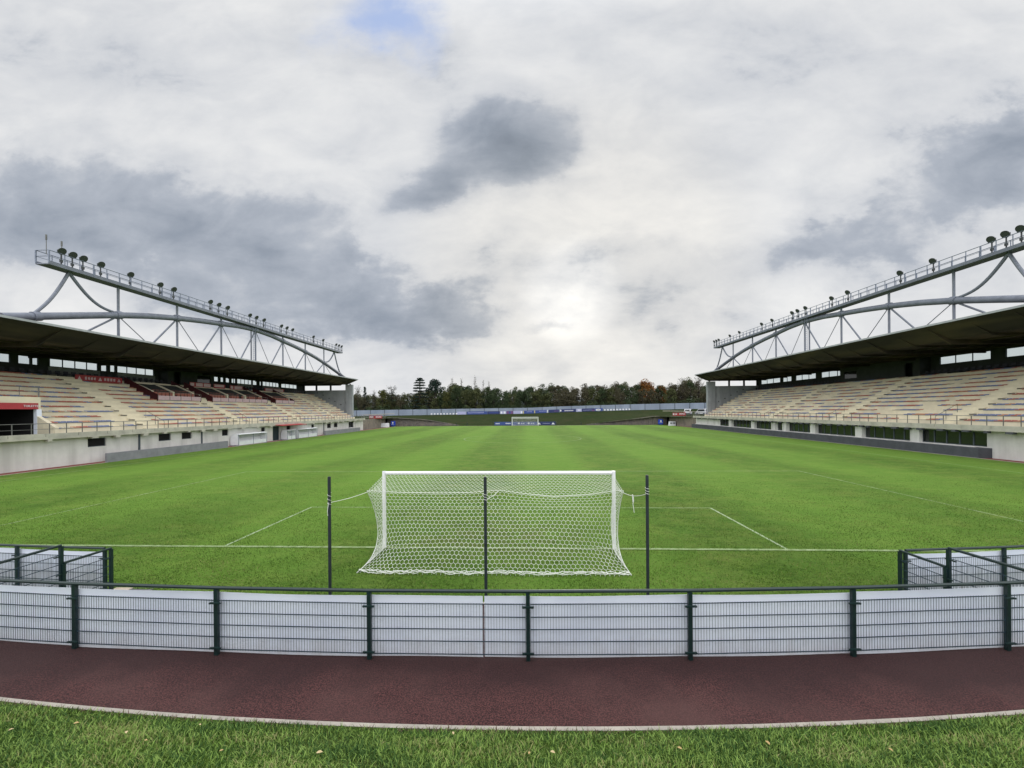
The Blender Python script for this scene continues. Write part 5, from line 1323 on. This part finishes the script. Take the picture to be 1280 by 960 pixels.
def variant(kind, seed, col):
    rr = random.Random(seed); mb = MB(); cen = []; rad = []; H = 1.0
    if kind == 'broad':
        H = 12.5; tp = [(0, 0, -.3), (rr.uniform(-.2, .2), rr.uniform(-.2, .2), 3), (rr.uniform(-.5, .5), rr.uniform(-.4, .4), 7), (rr.uniform(-.5, .5), 0, 10.5)]
        mb.tube(tp, [.3, .24, .16, .05], 7)
        wx = rr.uniform(2.6, 3.4)
        for k in range(34):
            h = rr.uniform(1.2, 11.8); f = 1 - ((h - 6.0) / 7.0) ** 2; f = max(.15, f); a = rr.uniform(0, 6.28); q = wx * f * rr.uniform(.45, 1.0)
            c = (q * math.cos(a), q * math.sin(a), h); cen.append(c); rad.append(rr.uniform(.9, 1.6))
            if k % 3 == 0:
                mb.tube([(tp[1][0], tp[1][1], max(1.5, h - 2.5)), (c[0] * .6, c[1] * .6, h - .8), c], [.09, .06, .02], 5)
        V, Fq = leafcloud(cen, rad, 95, .42, seed)
    elif kind == 'round':
        H = 14; mb.tube([(0, 0, -.3), (.2, 0, 6), (.4, 0, 12)], [.35, .25, .1], 7)
        for k in range(30):
            a = rr.uniform(0, 6.28); e = rr.uniform(-.5, 1.45); q = 3.4 * rr.uniform(.55, 1)
            c = (.3 + q * math.cos(a) * math.cos(e), q * math.sin(a) * math.cos(e), 10.2 + q * math.sin(e)); cen.append(c); rad.append(rr.uniform(.7, 1.2))
            if k % 3 == 0: mb.tube([(.2, 0, 7.5), c], [.1, .03], 5)
        V, Fq = leafcloud(cen, rad, 100, .40, seed)
    elif kind == 'cedar':
        H = 14.5; mb.tube([(0, 0, -.3), (0, 0, 8), (.1, 0, 14.2)], [.4, .26, .05], 7)
        for k, h in enumerate((3.2, 4.4, 5.6, 6.9, 8.2, 9.4, 10.5, 11.6, 12.6, 13.5, 14.2)):
            q = [3.6, 3.9, 4.2, 4.0, 3.6, 2.9, 2.3, 1.9, 1.9, 1.6, .8][k]
            for j in range(7):
                a = j * .9 + k * .7 + rr.uniform(-.3, .3)
                for f in (.45, .75, 1.0):
                    if rr.random() < .2: continue
                    l = q * f * rr.uniform(.8, 1.1); c = (l * math.cos(a), l * math.sin(a), h + rr.uniform(-.12, .18) - .2 * f); cen.append(c); rad.append(.55 + .35 * (1 - f))
                mb.tube([(0, 0, h - .5), (q * .9 * math.cos(a), q * .9 * math.sin(a), h - .1)], [.07, .02], 4)
        V, Fq = leafcloud(cen, rad, 34, .34, seed, .38)
    elif kind == 'conifer':
        H = 12; mb.tube([(0, 0, -.3), (0, 0, 11.9)], [.2, .03], 6)
        for k in range(34):
            h = 1.2 + 10.4 * k / 34; q = 2.1 * (1 - h / 12.4) + .15
            for j in range(4):
                a = rr.uniform(0, 6.28); c = (q * .7 * math.cos(a), q * .7 * math.sin(a), h); cen.append(c); rad.append(.25 + q * .22)
        V, Fq = leafcloud(cen, rad, 15, .30, seed, .6)
    elif kind == 'poplar':
        H = 15; mb.tube([(0, 0, -.3), (0, 0, 14.8)], [.18, .02], 6)
        for k in range(46):
            h = 2 + 12.6 * k / 46; a = rr.uniform(0, 6.28); q = .75 * (1 - abs(h - 8) / 9)
            c = (q * math.cos(a), q * math.sin(a), h + .9); mb.tube([(0, 0, h - .5), c], [.04, .012], 4); cen.append(c); rad.append(.45)
        V, Fq = leafcloud(cen, rad, 7, .24, seed, 1.4)
    else:   # bare
        H = 12.5; mb.tube([(0, 0, -.3), (.1, 0, 6), (0, 0, 12)], [.22, .15, .03], 6)
        for k in range(60):
            h = rr.uniform(3.5, 11.5); a = rr.uniform(0, 6.28); q = rr.uniform(.8, 2.2) * (1 - (h - 3) / 14)
            c = (q * math.cos(a), q * math.sin(a), h + q * .9); mb.tube([(0, 0, h - .3), (c[0] * .5, c[1] * .5, h + q * .3), c], [.05, .035, .015], 4)
            for j in range(3): 
                d = (c[0] + rr.uniform(-.7, .7), c[1] + rr.uniform(-.7, .7), c[2] + rr.uniform(.2, 1)); mb.tube([c, d], [.02, .01], 3); cen.append(d); rad.append(.5)
        V, Fq = leafcloud(cen, rad, 4, .26, seed)
    trunk = mb.mesh('trunk', bark, (0, 0, 0), fix=False)
    crown = npmesh('crown', V, Fq, [LM[col]])
    return trunk, crown, H
VAR = {}
def tree(kind, seed, col, x, y, z, h, label, group=None, name='tree', wide=1.0):
    key = (kind, seed, col)
    if key not in VAR: VAR[key] = variant(*key)
    tr, cr, H = VAR[key]
    r = thing(name, (x, y, z), label, 'tree', group); s = h / H
    r.scale = (s * wide, s * wide, s); r.rotation_euler = (0, 0, rt_.uniform(0, 6.28))
    for nm, me in (('trunk', tr), ('crown', cr)):
        o = bpy.data.objects.new(nm, me); COL.objects.link(o); o.parent = r
    return r
rt_ = random.Random(21)
LAB = {'green': 'dark green broadleaf tree in the wood behind the far wall', 'olive': 'olive green broadleaf tree in the wood behind the far wall', 'brown': 'brownish autumn broadleaf tree in the wood behind the far wall'}
GRP = {k: 'trees of the wood behind the far wall, ' + k for k in LAB}
def gz(y): return float(np.interp(y, [138, 170, 260], [0, .6, 2]))
def zone_col(x):
    q = rt_.random()
    if x < -28: return 'olive' if q < .5 else ('green' if q < .8 else 'brown')
    if x < 12: return 'green' if q < .65 else ('olive' if q < .92 else 'brown')
    return 'brown' if q < .5 else ('green' if q < .78 else 'olive')
TOPX = [-120, -95, -76, -66, -58, -50, -44, -36, -31, -25, -18, -6, 4, 11, 22, 35, 48, 54, 60, 66, 72, 76, 79, 120]
TOPZ = [9, 9.5, 11.5, 12.0, 13.0, 12.6, 12.8, 14.2, 16.2, 16.6, 14.6, 14.2, 14.6, 15.4, 15.0, 15.6, 15.6, 14.8, 14.0, 16, 16.8, 15, 9.5, 9]
kk = 0
for (y, step, dz, hk) in ((158, 3.9, -1.8, 1.0), (167, 4.0, .0, 1.0), (180, 4.6, .2, 1.06)):
    x = -98 + rt_.uniform(0, 3)
    while x < 98:
        xx = x + rt_.uniform(-1, 1); yy = y + rt_.uniform(-3, 3); z = top_z(xx) + gz(yy) - .2
        # keep the apparent skyline: tops scale with distance from the viewer's side of the field
        tz_ = 4.4 + (float(np.interp(xx * 178 / (yy + 13), TOPX, TOPZ)) - 4.4) * (yy + 13) / 178 + dz + rt_.uniform(-1.3, 1.0)
        c = zone_col(xx)
        tree('broad', 100 + kk % 7, c, xx, yy, z, max(5, tz_ - z), LAB[c], GRP[c], wide=rt_.uniform(.95, 1.35))
        kk += 1; x += step * rt_.uniform(.75, 1.25)
def special(kind, seed, col, x, top, label, y=160, wide=1.0, name='tree'):
    z = top_z(x) + gz(y) - .2; tree(kind, seed, col, x, y, z, top - z, label, None, name, wide)
special('cedar', 1, 'blue', -45.2, 18.6, 'tall tiered cedar standing above the wood left of centre', 158, 1.0, 'cedar_tree')
special('round', 2, 'blue', -38.6, 18.2, 'dark round-headed pine standing right beside the tall cedar', 158, .95, 'pine_tree')
special('conifer', 3, 'blue', -68.6, 15.4, 'slim pointed conifer rising above the left end of the wood', 157, .9, 'conifer_tree')
special('bare', 4, 'brown', -71.6, 14.9, 'bare thin tree just left of the slim conifer', 157, .8)
special('bare', 5, 'brown', -64.6, 13.2, 'bare thin tree just right of the slim conifer', 157, .7)
special('bare', 6, 'blue', -56.6, 14.9, 'dark half-bare tree standing between the conifer and the tall cedar', 156, 1.6)
special('broad', 105, 'yellow', -60.3, 13.6, 'yellowish green tree left of the dark half-bare tree', 156, 1.2)
special('broad', 106, 'yellow', -33.4, 13.0, 'yellowish green tree right of the round-headed pine', 155, .9)
special('poplar', 7, 'brown', -33.9, 19.2, 'thin bare poplar just right of the round-headed pine', 172, 1.0, 'poplar_tree')
special('poplar', 8, 'brown', -29.7, 18.9, 'thin bare poplar second from the round-headed pine', 172, 1.0, 'poplar_tree')
special('poplar', 9, 'brown', -23.4, 19.8, 'tallest thin bare poplar above the dark trees', 172, 1.0, 'poplar_tree')
special('poplar', 10, 'brown', -19.6, 18.0, 'short thin bare poplar second from the right', 172, 1.0, 'poplar_tree')
special('poplar', 11, 'brown', -17.0, 17.4, 'rightmost thin bare poplar above the wood', 172, .9, 'poplar_tree')
special('broad', 103, 'orange', 52.5, 17.2, 'bright orange autumn tree in the right half of the wood', 166, 1.45)
special('broad', 101, 'orange', 58.6, 14.8, 'smaller orange brown tree beside the bright orange one', 165, 1.0)
special('bare', 12, 'brown', 64.5, 16.8, 'half-bare dark tree left of the end of the right stand', 157, 1.3)
special('bare', 13, 'brown', 71.0, 17.2, 'half-bare dark tree under the tip of the right roof', 157, 1.3)
# dark undergrowth closing the foot of the wood
cen = []; rad = []
for k in range(420):
    x = rt_.uniform(-100, 100); y = rt_.uniform(150, 168); cen.append((x, y, top_z(x) + gz(y) + rt_.uniform(.3, 3.2))); rad.append(rt_.uniform(.9, 1.7))
V, Fq = leafcloud(cen, rad, 60, .5, 77)
o = bpy.data.objects.new('undergrowth', npmesh('undergrowth', V, Fq, [LM['green']])); COL.objects.link(o); tag(o, 'dark undergrowth at the foot of the wood behind the far wall', 'bushes', None, 'stuff')
